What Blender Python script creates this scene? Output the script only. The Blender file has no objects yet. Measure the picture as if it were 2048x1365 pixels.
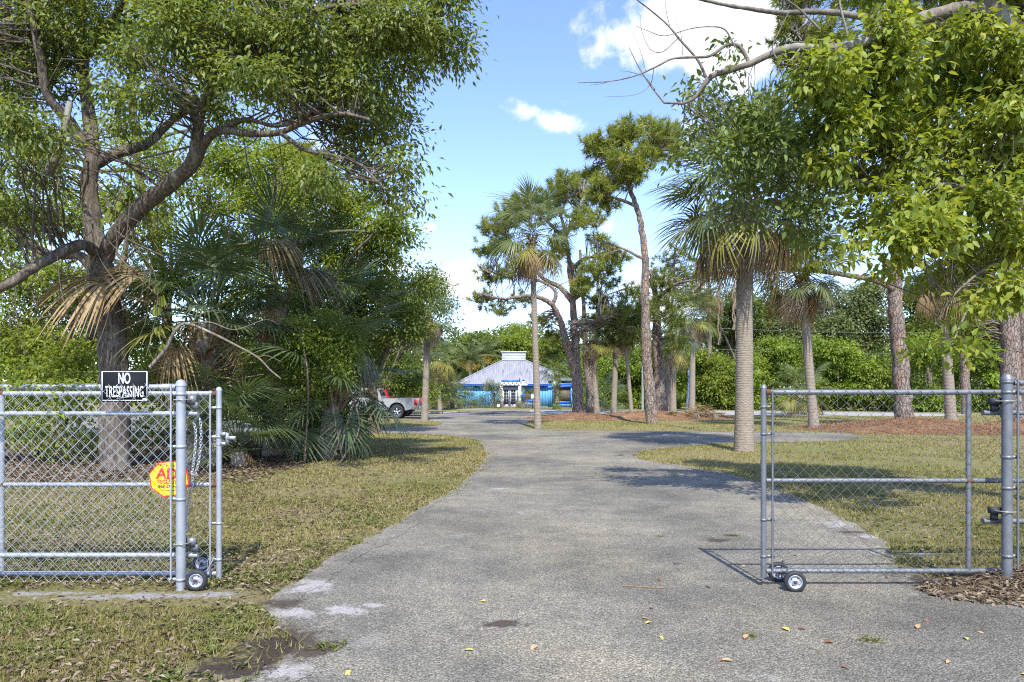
import bpy, math, random
import numpy as np
from mathutils import Vector, Matrix, Quaternion

# ------------------------------------------------------------------ camera, sky, sun, exposure
scene = bpy.context.scene
col = scene.collection
R = math.radians
F, EYE, HORIZON = 1365.0, 1.6, 785.0          # focal length in photo pixels, eye height in metres, eye-level row

cam_d = bpy.data.cameras.new('camera')
cam = bpy.data.objects.new('camera', cam_d)
col.objects.link(cam)
cam.location = (0, 0, EYE)
cam.rotation_euler = (R(90), 0, 0)
cam_d.sensor_width = 36
cam_d.lens = 36 * F / 2048
cam_d.shift_y = (HORIZON - 682.5) / 2048
cam_d.clip_start = .05
cam_d.clip_end = 4000
scene.camera = cam

SUN_EL, SUN_AZ = 50, 174                       # degrees above the horizon, degrees right of the view direction
sun_dir = Vector((math.sin(R(SUN_AZ)) * math.cos(R(SUN_EL)), math.cos(R(SUN_AZ)) * math.cos(R(SUN_EL)), math.sin(R(SUN_EL))))
sun_d = bpy.data.lights.new('sun', 'SUN')
sun_d.energy = 2.8
sun_d.angle = R(.6)
sun_d.color = (1, .95, .86)
sun = bpy.data.objects.new('sun', sun_d)
sun.rotation_euler = (-sun_dir).to_track_quat('-Z', 'Y').to_euler()
col.objects.link(sun)

scene.view_settings.view_transform = 'Standard'
scene.view_settings.look = 'None'
scene.view_settings.gamma = 1
scene.view_settings.use_curve_mapping = False
scene.view_settings.exposure = 1.45
scene.render.film_transparent = False
scene.cycles.filter_width = 1.15
scene.cycles.max_bounces = 6
scene.cycles.diffuse_bounces = 3
scene.cycles.use_adaptive_sampling = True
scene.cycles.adaptive_threshold = .012
scene.cycles.use_denoising = False
scene.cycles.glossy_bounces = 2
scene.cycles.transmission_bounces = 5
scene.cycles.caustics_reflective = False
scene.cycles.caustics_refractive = False

world = bpy.data.worlds.new('World')
scene.world = world
world.use_nodes = True
wn, wl = world.node_tree.nodes, world.node_tree.links
for n in list(wn): wn.remove(n)
w_out = wn.new('ShaderNodeOutputWorld')
w_bg = wn.new('ShaderNodeBackground'); w_bg.inputs[1].default_value = .15
wl.new(w_bg.outputs[0], w_out.inputs[0])
sky = wn.new('ShaderNodeTexSky'); sky.sky_type = 'NISHITA'; sky.sun_disc = False
sky.sun_elevation = R(SUN_EL); sky.sun_rotation = R(SUN_AZ)
sky.altitude = 10; sky.air_density = 1.0; sky.dust_density = .25; sky.ozone_density = 1.8

def wnode(t, **kw):
    n = wn.new(t)
    for k, v in kw.items(): setattr(n, k, v)
    return n
def wmath(op, a, b=None, clamp=False):
    n = wnode('ShaderNodeMath', operation=op, use_clamp=clamp)
    for i, v in enumerate((a, b)):
        if v is None: continue
        if hasattr(v, 'is_output'): wl.new(v, n.inputs[i])
        else: n.inputs[i].default_value = v
    return n.outputs[0]
w_tc = wnode('ShaderNodeTexCoord')
w_dir = w_tc.outputs['Generated']
w_n1 = wnode('ShaderNodeTexNoise'); w_n1.inputs['Scale'].default_value = 16; w_n1.inputs['Detail'].default_value = 5; w_n1.inputs['Roughness'].default_value = .6
wl.new(w_dir, w_n1.inputs['Vector'])
w_noise = w_n1.outputs['Fac']
def sky_dir(px, py):
    return Vector(((px - 1024) / F, 1, (HORIZON - py) / F)).normalized()
# cumulus puffs: direction, half width and half height in photo pixels, thickness
puffs = [(1375, 45, 190, 105, 1.25), (1480, 90, 120, 90, 1.1), (1118, 247, 52, 28, .95), (1040, 222, 40, 24, .55), (1140, 205, 34, 16, .35),
         (920, 565, 90, 48, 1.15), (860, 455, 44, 16, .5), (1330, 590, 110, 60, .8),
         (1990, 330, 120, 140, 1.0), (-900, 300, 260, 130, 1.1), (2900, 250, 300, 150, 1.1)]
w_mask = None
for px, py, a, b, thick in puffs:
    c = sky_dir(px, py)
    e1 = Vector((0, 0, 1)).cross(c).normalized(); e2 = c.cross(e1)
    k = F * math.sqrt(1 + ((px - 1024) / F) ** 2 + ((HORIZON - py) / F) ** 2) * .9
    terms = []
    for e, s in ((e1, a), (e2, b)):
        d = wnode('ShaderNodeVectorMath', operation='DOT_PRODUCT'); wl.new(w_dir, d.inputs[0]); d.inputs[1].default_value = e * (F / s)
        terms.append(wmath('MULTIPLY', d.outputs['Value'], d.outputs['Value']))
    d = wnode('ShaderNodeVectorMath', operation='DOT_PRODUCT'); wl.new(w_dir, d.inputs[0]); d.inputs[1].default_value = c
    front = wmath('GREATER_THAN', d.outputs['Value'], .5)
    r = wmath('SQRT', wmath('ADD', terms[0], terms[1]))
    m = wmath('MULTIPLY', wmath('MULTIPLY', wmath('SUBTRACT', 1.05, r), thick), front)
    w_mask = m if w_mask is None else wmath('MAXIMUM', w_mask, m)
w_nz = wmath('MULTIPLY', wmath('SUBTRACT', w_noise, .5), 2.6)
w_cl = wmath('ADD', wmath('MULTIPLY', w_mask, 1.15), w_nz)
w_mr = wnode('ShaderNodeMapRange', interpolation_type='SMOOTHSTEP'); wl.new(w_cl, w_mr.inputs[0])
w_mr.inputs[1].default_value = .12; w_mr.inputs[2].default_value = .75; w_mr.inputs[3].default_value = 0; w_mr.inputs[4].default_value = .94
w_in = wmath('GREATER_THAN', w_mask, -.15)
w_fac = wmath('MULTIPLY', w_mr.outputs[0], w_in)
w_n2 = wnode('ShaderNodeTexNoise'); w_n2.inputs['Scale'].default_value = 9; w_n2.inputs['Detail'].default_value = 2
wl.new(w_dir, w_n2.inputs['Vector'])
w_cr = wnode('ShaderNodeValToRGB'); wl.new(w_n2.outputs['Fac'], w_cr.inputs[0])
w_cr.color_ramp.elements[0].position = .3; w_cr.color_ramp.elements[0].color = (2.6, 2.75, 3.0, 1)
w_cr.color_ramp.elements[1].position = .6; w_cr.color_ramp.elements[1].color = (3.5, 3.55, 3.65, 1)
w_hsv = wnode('ShaderNodeHueSaturation'); wl.new(sky.outputs[0], w_hsv.inputs['Color'])
w_hsv.inputs['Saturation'].default_value = 1.0; w_hsv.inputs['Value'].default_value = 1.0
w_mx = wnode('ShaderNodeMix', data_type='RGBA')
w_tn = wnode('ShaderNodeMix', data_type='RGBA', blend_type='MULTIPLY'); w_tn.inputs[0].default_value = 1; wl.new(w_hsv.outputs[0], w_tn.inputs[6]); w_tn.inputs[7].default_value = (.755, .765, .93, 1)
wl.new(w_fac, w_mx.inputs[0]); wl.new(w_tn.outputs[2], w_mx.inputs[6]); wl.new(w_cr.outputs[0], w_mx.inputs[7])
wl.new(w_mx.outputs[2], w_bg.inputs[0])

# ------------------------------------------------------------------ helpers
def at(px, py, Y):                              # the world point seen at a photo pixel, Y metres ahead
    return np.array(((px - 1024) / F * Y, Y, EYE - (py - HORIZON) / F * Y))
def gp(px, py, z=0.0):                          # the ground point seen at a photo pixel
    Y = F * (EYE - z) / (py - HORIZON)
    return np.array(((px - 1024) / F * Y, Y, z))

ORG = {}
def tag(o, label=None, cat=None, group=None, kind=None):
    if label: o['label'] = label
    if cat: o['category'] = cat
    if group: o['group'] = group
    if kind: o['kind'] = kind
    return o
def empty(name, loc, label=None, cat=None, group=None, kind=None):
    o = bpy.data.objects.new(name, None)
    col.objects.link(o); o.location = tuple(loc); o.empty_display_size = .2
    ORG[o.name] = np.array(loc, float)
    return tag(o, label, cat, group, kind)

class MB:                                       # collects faces for one mesh
    def __init__(s): s.v = []; s.f = {3: [], 4: []}; s.t = []; s.n = 0; s.poly = []
    def add(s, v, f, tint=None):
        v = np.asarray(v, float).reshape(-1, 3); f = np.asarray(f, int)
        s.v.append(v); s.f[f.shape[1]].append(f + s.n)
        t = np.full(len(v), .5) if tint is None else np.broadcast_to(np.asarray(tint, float), (len(v),))
        s.t.append(t); s.n += len(v); return s
    def ngon(s, v):
        v = np.asarray(v, float); s.v.append(v); s.t.append(np.full(len(v), .5))
        s.poly.append(list(range(s.n, s.n + len(v)))); s.n += len(v); return s
    def box(s, c, size, rz=0, ry=0, rx=0, tint=None):
        q = np.array([(x, y, z) for x in (-.5, .5) for y in (-.5, .5) for z in (-.5, .5)]) * np.array(size)
        m = np.array((Matrix.Rotation(rz, 3, 'Z') @ Matrix.Rotation(ry, 3, 'Y') @ Matrix.Rotation(rx, 3, 'X')))
        q = q @ m.T + np.array(c)
        return s.add(q, [(0, 1, 3, 2), (4, 6, 7, 5), (0, 4, 5, 1), (2, 3, 7, 6), (0, 2, 6, 4), (1, 5, 7, 3)], tint)
    def tube(s, pts, rad, n=6, cap=True, tint=None):
        pts = np.asarray(pts, float); k = len(pts)
        rad = np.broadcast_to(np.asarray(rad, float), (k,))
        t = np.gradient(pts, axis=0); t /= np.linalg.norm(t, axis=1)[:, None] + 1e-9
        ref = np.array((0, 0, 1.)) if abs(t[0][2]) < .9 else np.array((1., 0, 0))
        u = np.cross(t[0], ref); u /= np.linalg.norm(u)
        a = np.arange(n) / n * 2 * math.pi
        V = np.zeros((k, n, 3))
        for i in range(k):
            u = u - t[i] * u.dot(t[i]); u /= np.linalg.norm(u) + 1e-9
            w = np.cross(t[i], u)
            V[i] = pts[i] + rad[i] * (np.cos(a)[:, None] * u + np.sin(a)[:, None] * w)
        i, j = np.meshgrid(np.arange(k - 1), np.arange(n), indexing='ij')
        f = np.stack([i * n + j, i * n + (j + 1) % n, (i + 1) * n + (j + 1) % n, (i + 1) * n + j], -1).reshape(-1, 4)
        s.add(V.reshape(-1, 3), f, tint)
        if cap and n >= 3:
            for r, e in ((0, pts[0]), (k - 1, pts[-1])):
                ring = V[r]; jj = np.arange(n)
                s.add(np.vstack([ring, e[None]]), np.stack([jj, (jj + 1) % n, np.full(n, n)], -1), tint)
        return s
    def lathe(s, prof, c, axis, n=20, tint=None):   # prof: (distance along axis, radius)
        axis = np.array(axis, float); axis /= np.linalg.norm(axis)
        ref = np.array((0, 0, 1.)) if abs(axis[2]) < .9 else np.array((1., 0, 0))
        u = np.cross(axis, ref); u /= np.linalg.norm(u); w = np.cross(axis, u)
        a = np.arange(n) / n * 2 * math.pi
        V = np.array([np.array(c) + axis * d + r * (np.cos(a)[:, None] * u + np.sin(a)[:, None] * w) for d, r in prof])
        k = len(prof)
        i, j = np.meshgrid(np.arange(k - 1), np.arange(n), indexing='ij')
        f = np.stack([i * n + j, i * n + (j + 1) % n, (i + 1) * n + (j + 1) % n, (i + 1) * n + j], -1).reshape(-1, 4)
        return s.add(V.reshape(-1, 3), f, tint)
    def prism(s, outline, y0, y1):              # outline in x, z, extruded along y
        o = np.array(outline, float); n = len(o)
        a = np.stack([o[:, 0], np.full(n, y0), o[:, 1]], 1); b = np.stack([o[:, 0], np.full(n, y1), o[:, 1]], 1)
        j = np.arange(n)
        s.add(np.vstack([a, b]), np.stack([j, (j + 1) % n, (j + 1) % n + n, j + n], 1))
        s.ngon(a); s.ngon(b[::-1]); return s
    def mesh(s, name, mat, off=None, smooth=False):
        me = bpy.data.meshes.new(name)
        v = np.vstack(s.v)
        if off is not None: v = v - off
        loops, starts, tot = [], [], 0
        for k in (3, 4):
            if s.f[k]:
                f = np.vstack(s.f[k]); loops.append(f.ravel()); starts.append(tot + np.arange(len(f)) * k); tot += f.size
        for p in s.poly:
            loops.append(np.array(p)); starts.append(np.array([tot])); tot += len(p)
        loops = np.concatenate(loops); starts = np.concatenate(starts)
        me.vertices.add(len(v)); me.vertices.foreach_set('co', v.ravel().astype(np.float32))
        me.loops.add(len(loops)); me.loops.foreach_set('vertex_index', loops.astype(np.int32))
        me.polygons.add(len(starts)); me.polygons.foreach_set('loop_start', starts.astype(np.int32))
        at_ = me.attributes.new('tint', 'FLOAT', 'POINT'); at_.data.foreach_set('value', np.concatenate(s.t).astype(np.float32))
        me.update(calc_edges=True)
        me.validate()
        if smooth: me.polygons.foreach_set('use_smooth', np.ones(len(me.polygons), bool))
        me.materials.append(mat)
        return me
    def build(s, name, mat, parent=None, loc=None, smooth=False):
        off = ORG[parent.name] if parent is not None else np.array(loc if loc is not None else (0, 0, 0), float)
        o = bpy.data.objects.new(name, s.mesh(name, mat, off, smooth)); col.objects.link(o)
        if parent is not None: o.parent = parent
        else: o.location = tuple(off)
        ORG[o.name] = off
        return o
def place(name, me, parent, M4):                # a piece that shares mesh data, placed by a world matrix
    o = bpy.data.objects.new(name, me); col.objects.link(o); o.parent = parent
    o.matrix_local = Matrix.Translation(-Vector(ORG[parent.name])) @ M4
    ORG[o.name] = ORG[parent.name]
    return o

def smooth_path(pts, n=6):
    p = np.asarray(pts, float)
    if len(p) < 3: return np.array([p[0] + (p[-1] - p[0]) * t for t in np.linspace(0, 1, n)])
    q = np.vstack([2 * p[0] - p[1], p, 2 * p[-1] - p[-2]]); out = []
    for i in range(1, len(q) - 2):
        for t in np.arange(n) / n:
            a, b, c, d = q[i - 1], q[i], q[i + 1], q[i + 2]
            out.append(.5 * (2 * b + (c - a) * t + (2 * a - 5 * b + 4 * c - d) * t * t + (3 * b - a - 3 * c + d) * t ** 3))
    out.append(p[-1]); return np.array(out)
def unit(a): return a / (np.linalg.norm(a, axis=-1, keepdims=True) + 1e-9)

def vnoise(x, y, seed=0):                        # smooth value noise on the plane, 0..1
    rs = np.random.default_rng(seed); g = rs.random((64, 64))
    xi, yi = np.floor(x).astype(int), np.floor(y).astype(int); fx, fy = x - xi, y - yi
    fx, fy = fx * fx * (3 - 2 * fx), fy * fy * (3 - 2 * fy)
    G = lambda a, b: g[a % 64, b % 64]
    return (G(xi, yi) * (1 - fx) + G(xi + 1, yi) * fx) * (1 - fy) + (G(xi, yi + 1) * (1 - fx) + G(xi + 1, yi + 1) * fx) * fy
def inside(poly, x, y):
    poly = np.asarray(poly); r = np.zeros(len(x), bool); n = len(poly); j = n - 1
    for i in range(n):
        xi, yi, xj, yj = poly[i][0], poly[i][1], poly[j][0], poly[j][1]
        if yi != yj:
            r ^= ((yi > y) != (yj > y)) & (x < (xj - xi) * (y - yi) / (yj - yi) + xi)
        j = i
    return r

# ------------------------------------------------------------------ materials
def new_mat(name):
    m = bpy.data.materials.new(name); m.use_nodes = True
    nt = m.node_tree; b = nt.nodes['Principled BSDF']; return m, nt, b
def nd(nt, t, **kw):
    n = nt.nodes.new(t)
    for k, v in kw.items():
        if k in n.inputs: n.inputs[k].default_value = v
        else: setattr(n, k, v)
    return n
def ramp(nt, fac, stops):
    n = nt.nodes.new('ShaderNodeValToRGB'); e = n.color_ramp.elements
    while len(e) < len(stops): e.new(.5)
    for q, (p, c) in zip(e, stops): q.position = p; q.color = (*c, 1)
    nt.links.new(fac, n.inputs[0]); return n.outputs[0]
def mixc(nt, fac, a, b, mode='MIX'):
    n = nt.nodes.new('ShaderNodeMix'); n.data_type = 'RGBA'; n.blend_type = mode
    for i, v in ((0, fac), (6, a), (7, b)):
        if hasattr(v, 'is_output'): nt.links.new(v, n.inputs[i])
        elif i == 0: n.inputs[i].default_value = v
        else: n.inputs[i].default_value = (*v, 1)
    return n.outputs[2]
def noise(nt, scale, detail=5, rough=.6, vec=None, dist=0):
    n = nd(nt, 'ShaderNodeTexNoise', Scale=scale, Detail=detail, Roughness=rough, Distortion=dist)
    if vec is not None: nt.links.new(vec, n.inputs['Vector'])
    return n.outputs['Fac']
def coords(nt, kind='Object', scale=(1, 1, 1)):
    if kind == 'world': src = nt.nodes.new('ShaderNodeNewGeometry').outputs['Position']
    else: src = nt.nodes.new('ShaderNodeTexCoord').outputs[kind]
    m = nt.nodes.new('ShaderNodeMapping'); m.inputs['Scale'].default_value = scale
    nt.links.new(src, m.inputs['Vector']); return m.outputs[0]
def bump(nt, b, h, strength=.5, dist=.02):
    n = nd(nt, 'ShaderNodeBump', Strength=strength, Distance=dist)
    nt.links.new(h, n.inputs['Height']); nt.links.new(n.outputs[0], b.inputs['Normal'])
def rgb(r, g, b):                                # display colour 0..255 to linear
    return tuple(((c / 255) / 12.92 if c / 255 <= .04045 else ((c / 255 + .055) / 1.055) ** 2.4) for c in (r, g, b))

def leaf_mat(name, c, trans=.42, rough=.45, spec=.35, glow=(1.25, 1.15, .55)):
    m, nt, b = new_mat(name)
    a = nd(nt, 'ShaderNodeAttribute', attribute_name='tint')
    cc = ramp(nt, a.outputs['Fac'], [(i / (len(c) - 1), x) for i, x in enumerate(c)])
    nt.links.new(cc, b.inputs['Base Color'])
    b.inputs['Roughness'].default_value = rough; b.inputs['Specular IOR Level'].default_value = spec
    tr = nd(nt, 'ShaderNodeBsdfTranslucent')
    nt.links.new(mixc(nt, 1.0, cc, glow, 'MULTIPLY'), tr.inputs[0])
    mx = nd(nt, 'ShaderNodeMixShader'); mx.inputs[0].default_value = trans
    nt.links.new(b.outputs[0], mx.inputs[1]); nt.links.new(tr.outputs[0], mx.inputs[2])
    nt.links.new(mx.outputs[0], nt.nodes['Material Output'].inputs[0])
    return m
def bark_mat(name, dark, light, patch=None, sx=9, sz=2.2, depth=.05, plates=0):
    m, nt, b = new_mat(name); v = coords(nt, 'Object', (sx, sx, sz))
    n1 = noise(nt, 1.0, 8, .7, v, .6); n2 = noise(nt, .25, 3, .6, v)
    c = ramp(nt, n1, [(.32, dark), (.62, light)])
    if patch: c = mixc(nt, ramp(nt, n2, [(.5, (0, 0, 0)), (.68, (1, 1, 1))]), c, patch)
    h = n1
    if plates:
        vo = nd(nt, 'ShaderNodeTexVoronoi', feature='DISTANCE_TO_EDGE', Scale=plates)
        nz = nd(nt, 'ShaderNodeTexNoise', Scale=1.1, Detail=4); nt.links.new(v, nz.inputs['Vector'])
        ad = nd(nt, 'ShaderNodeMix', data_type='VECTOR'); ad.inputs[0].default_value = .32; nt.links.new(v, ad.inputs[4]); nt.links.new(nz.outputs['Color'], ad.inputs[5])
        nt.links.new(ad.outputs[1], vo.inputs['Vector'])
        e = ramp(nt, vo.outputs['Distance'], [(0, (.25, .25, .25)), (.1, (1, 1, 1))])
        c = mixc(nt, e, tuple(x * .5 for x in dark), c)
        mm = nd(nt, 'ShaderNodeMath', operation='MULTIPLY_ADD'); nt.links.new(e, mm.inputs[0]); mm.inputs[1].default_value = .7
        nt.links.new(n1, mm.inputs[2]); h = mm.outputs[0]
    nt.links.new(c, b.inputs['Base Color']); b.inputs['Roughness'].default_value = .9; b.inputs['Specular IOR Level'].default_value = .15
    bump(nt, b, h, .9, depth); return m
def plain(name, c, rough=.5, metal=0, var=.12, scale=14, spec=.5):
    m, nt, b = new_mat(name); v = coords(nt, 'Object')
    n1 = noise(nt, scale, 5, .65, v)
    nt.links.new(ramp(nt, n1, [(.3, tuple(x * (1 - var) for x in c)), (.7, tuple(min(1, x * (1 + var)) for x in c))]), b.inputs['Base Color'])
    b.inputs['Roughness'].default_value = rough; b.inputs['Metallic'].default_value = metal; b.inputs['Specular IOR Level'].default_value = spec
    return m

L = {}
L['oak'] = leaf_mat('leaf_oak', [(.12, .165, .04), (.19, .245, .055), (.32, .35, .09)], .46, .42, .4)
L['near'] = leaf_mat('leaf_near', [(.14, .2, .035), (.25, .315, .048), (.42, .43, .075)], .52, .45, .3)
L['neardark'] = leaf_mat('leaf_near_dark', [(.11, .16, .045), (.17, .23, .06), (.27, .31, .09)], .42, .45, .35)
L['light'] = leaf_mat('leaf_light', [(.14, .2, .035), (.22, .29, .045), (.34, .38, .07)], .5, .5, .3)
L['mid'] = leaf_mat('leaf_mid', [(.1, .15, .035), (.15, .205, .045), (.23, .27, .06)], .45, .5, .3)
L['greygreen'] = leaf_mat('leaf_grey_green', [(.11, .15, .06), (.17, .21, .085), (.24, .27, .11)], .4, .5, .3)
L['vine'] = leaf_mat('leaf_vine', [(.13, .2, .03), (.22, .31, .04), (.34, .41, .06)], .45, .5, .3)
L['needle'] = leaf_mat('needle_green', [(.15, .2, .04), (.24, .29, .055), (.36, .36, .075)], .45, .5, .3)
L['needledark'] = leaf_mat('needle_dark', [(.1, .14, .035), (.16, .2, .045), (.25, .27, .06)], .42, .5, .3)
L['needleyellow'] = leaf_mat('needle_yellow', [(.14, .2, .03), (.22, .26, .04), (.32, .34, .06)], .45, .5, .3)
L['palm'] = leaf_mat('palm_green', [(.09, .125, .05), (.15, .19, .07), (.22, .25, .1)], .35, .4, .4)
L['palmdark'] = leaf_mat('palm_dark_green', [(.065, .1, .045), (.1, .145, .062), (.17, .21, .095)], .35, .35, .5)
L['palmyellow'] = leaf_mat('palm_yellow', [(.17, .19, .05), (.26, .25, .06), (.34, .3, .09)], .35, .5, .3)
L['straw'] = leaf_mat('palm_straw', [(.22, .15, .07), (.34, .24, .12), (.42, .32, .18)], .25, .7, .2, (1.1, 1, .7))
L['greystraw'] = leaf_mat('palm_grey_straw', [(.13, .1, .075), (.2, .16, .12), (.28, .23, .18)], .2, .8, .15, (1, 1, .9))
L['grass'] = leaf_mat('grass_blade', [(.14, .145, .045), (.255, .23, .08), (.39, .33, .16)], .3, .7, .15)
L['weed'] = leaf_mat('weed_leaf', [(.1, .13, .04), (.16, .19, .055), (.24, .25, .085)], .35, .6, .2)
L['litter'] = leaf_mat('leaf_litter', [(.1, .07, .045), (.19, .145, .095), (.31, .25, .18)], .1, .8, .15, (1, .9, .7))
L['fruit'] = leaf_mat('palm_fruit', [(.5, .2, .03), (.6, .28, .05), (.65, .35, .08)], .1, .6, .2)
BK = {}
BK['oak'] = bark_mat('bark_oak', (.03, .023, .018), (.2, .165, .13), (.22, .2, .16), 24, 5.0, .06)
BK['limb'] = bark_mat('bark_limb', (.09, .075, .06), (.23, .2, .165), (.27, .265, .22), 12, 3.5, .03)
BK['pine'] = bark_mat('bark_pine', (.11, .085, .07), (.33, .28, .24), (.33, .215, .15), 9, 3.4, .06, 1.5)
BK['twig'] = bark_mat('bark_twig', (.07, .055, .042), (.19, .155, .12), None, 18, 6, .01)
BK['vinestem'] = bark_mat('bark_vine', (.13, .1, .075), (.26, .2, .14), None, 18, 6, .01)
def palm_bark():
    m, nt, b = new_mat('bark_palm'); v = coords(nt, 'Object', (1, 1, 1))
    w = nd(nt, 'ShaderNodeTexWave', wave_type='BANDS', bands_direction='Z', Scale=5.0, Distortion=5.0)
    w.inputs['Detail'].default_value = 3; w.inputs['Detail Scale'].default_value = 2.5; nt.links.new(v, w.inputs['Vector'])
    n1 = noise(nt, 9, 6, .7, coords(nt, 'Object', (1, 1, 3)))
    n3 = noise(nt, 1.2, 3, .6, v)
    c = ramp(nt, n1, [(.3, (.17, .14, .11)), (.7, (.36, .31, .25))])
    c = mixc(nt, ramp(nt, w.outputs['Fac'], [(.0, (.22, .22, .22)), (.25, (0, 0, 0))]), c, (.13, .11, .09))
    c = mixc(nt, ramp(nt, n3, [(.52, (0, 0, 0)), (.75, (.5, .5, .5))]), c, (.2, .2, .13))
    nt.links.new(c, b.inputs['Base Color']); b.inputs['Roughness'].default_value = .9; b.inputs['Specular IOR Level'].default_value = .15
    mm = nd(nt, 'ShaderNodeMath', operation='ADD'); nt.links.new(w.outputs['Fac'], mm.inputs[0]); nt.links.new(n1, mm.inputs[1])
    bump(nt, b, mm.outputs[0], .3, .03); return m
BK['palm'] = palm_bark()

DIRT = [((1008, 1250), .17, .10), ((1427, 1082), .2, .11), ((1455, 1072), .14, .06), ((560, 1290), .34, .36), ((610, 1300), .24, .24), ((470, 1335), .3, .24), ((1945, 1158), .8, .34), ((560, 1210), .22, .14), ((1700, 1066), .25, .08)]
SAND = [((280, 1193), 1.0, .11), ((110, 1188), .5, .09), ((420, 1190), .28, .12), ((745, 1213), .12, .09), ((630, 1175), .3, .25), ((580, 1230), .22, .16), ((690, 1222), .26, .16), ((520, 1345), .5, .16), ((1680, 1050), .32, .28), ((1740, 1075), .3, .12), ((1840, 1110), .5, .1), ((1960, 1190), .6, .12), ((1000, 979), .16, .12)]
def patch_mask(nt, v, spots, amp=1.5, lo=.0, hi=.35, scale=5.0):
    fac = None
    for pxy, rx, ry in spots:
        c = gp(*pxy)
        a = nd(nt, 'ShaderNodeVectorMath', operation='SUBTRACT'); nt.links.new(v, a.inputs[0]); a.inputs[1].default_value = tuple(c)
        b = nd(nt, 'ShaderNodeVectorMath', operation='MULTIPLY'); nt.links.new(a.outputs[0], b.inputs[0]); b.inputs[1].default_value = (1 / rx, 1 / ry, 0)
        l = nd(nt, 'ShaderNodeVectorMath', operation='LENGTH'); nt.links.new(b.outputs[0], l.inputs[0])
        m = nd(nt, 'ShaderNodeMath', operation='SUBTRACT'); m.inputs[0].default_value = 1.0; nt.links.new(l.outputs['Value'], m.inputs[1])
        if fac is None: fac = m.outputs[0]
        else:
            q = nd(nt, 'ShaderNodeMath', operation='MAXIMUM'); nt.links.new(fac, q.inputs[0]); nt.links.new(m.outputs[0], q.inputs[1]); fac = q.outputs[0]
    n = noise(nt, scale, 8, .72, v); k = nd(nt, 'ShaderNodeMath', operation='MULTIPLY_ADD'); nt.links.new(n, k.inputs[0]); k.inputs[1].default_value = amp; nt.links.new(fac, k.inputs[2])
    r = nd(nt, 'ShaderNodeMapRange', interpolation_type='SMOOTHSTEP'); nt.links.new(k.outputs[0], r.inputs[0])
    for i, x in ((1, amp * .5 + lo), (2, amp * .5 + hi), (3, 0), (4, 1)): r.inputs[i].default_value = x
    return r.outputs[0]
def bare_ground(nt, c, v, lawn=False):
    pick = lambda l: [q for q in l if q[0][0] < 660 or q[0][0] > 1820] if lawn else [q for q in l if q[0][0] > 440]
    f = noise(nt, 45, 8, .75, v)
    c = mixc(nt, patch_mask(nt, v, pick(SAND), 4.0, .1, .8, 6.0), c, ramp(nt, f, [(.3, (.24, .22, .2)), (.68, (.46, .44, .42))]))
    return mixc(nt, patch_mask(nt, v, pick(DIRT), 3.2, .0, .5, 7.0), c, ramp(nt, f, [(.3, (.035, .027, .021)), (.7, (.115, .09, .07))]))
def mr(nt, x, a, b):
    r = nd(nt, 'ShaderNodeMapRange', interpolation_type='SMOOTHSTEP'); nt.links.new(x, r.inputs[0]); r.inputs[1].default_value = a; r.inputs[2].default_value = b; return r.outputs[0]
def lawn_mat():
    m, nt, b = new_mat('lawn_soil'); v = coords(nt, 'world')
    big = noise(nt, .16, 4, .6, v); mid = noise(nt, 1.3, 6, .65, v); fine = noise(nt, 38, 5, .75, v)
    c = ramp(nt, fine, [(.28, (.1, .08, .04)), (.48, (.21, .185, .075)), (.68, (.36, .31, .16))])
    c2 = ramp(nt, fine, [(.3, (.13, .095, .055)), (.7, (.34, .27, .17))])
    c = mixc(nt, ramp(nt, mid, [(.46, (0, 0, 0)), (.66, (.8, .8, .8))]), c, c2)
    c = mixc(nt, ramp(nt, big, [(.42, (0, 0, 0)), (.62, (.55, .55, .55))]), c, mixc(nt, fine, (.08, .11, .02), (.25, .28, .06)))
    c = bare_ground(nt, c, v, True)
    nt.links.new(c, b.inputs['Base Color']); b.inputs['Roughness'].default_value = .95; b.inputs['Specular IOR Level'].default_value = .1
    bump(nt, b, fine, .8, .05); return m
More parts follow.
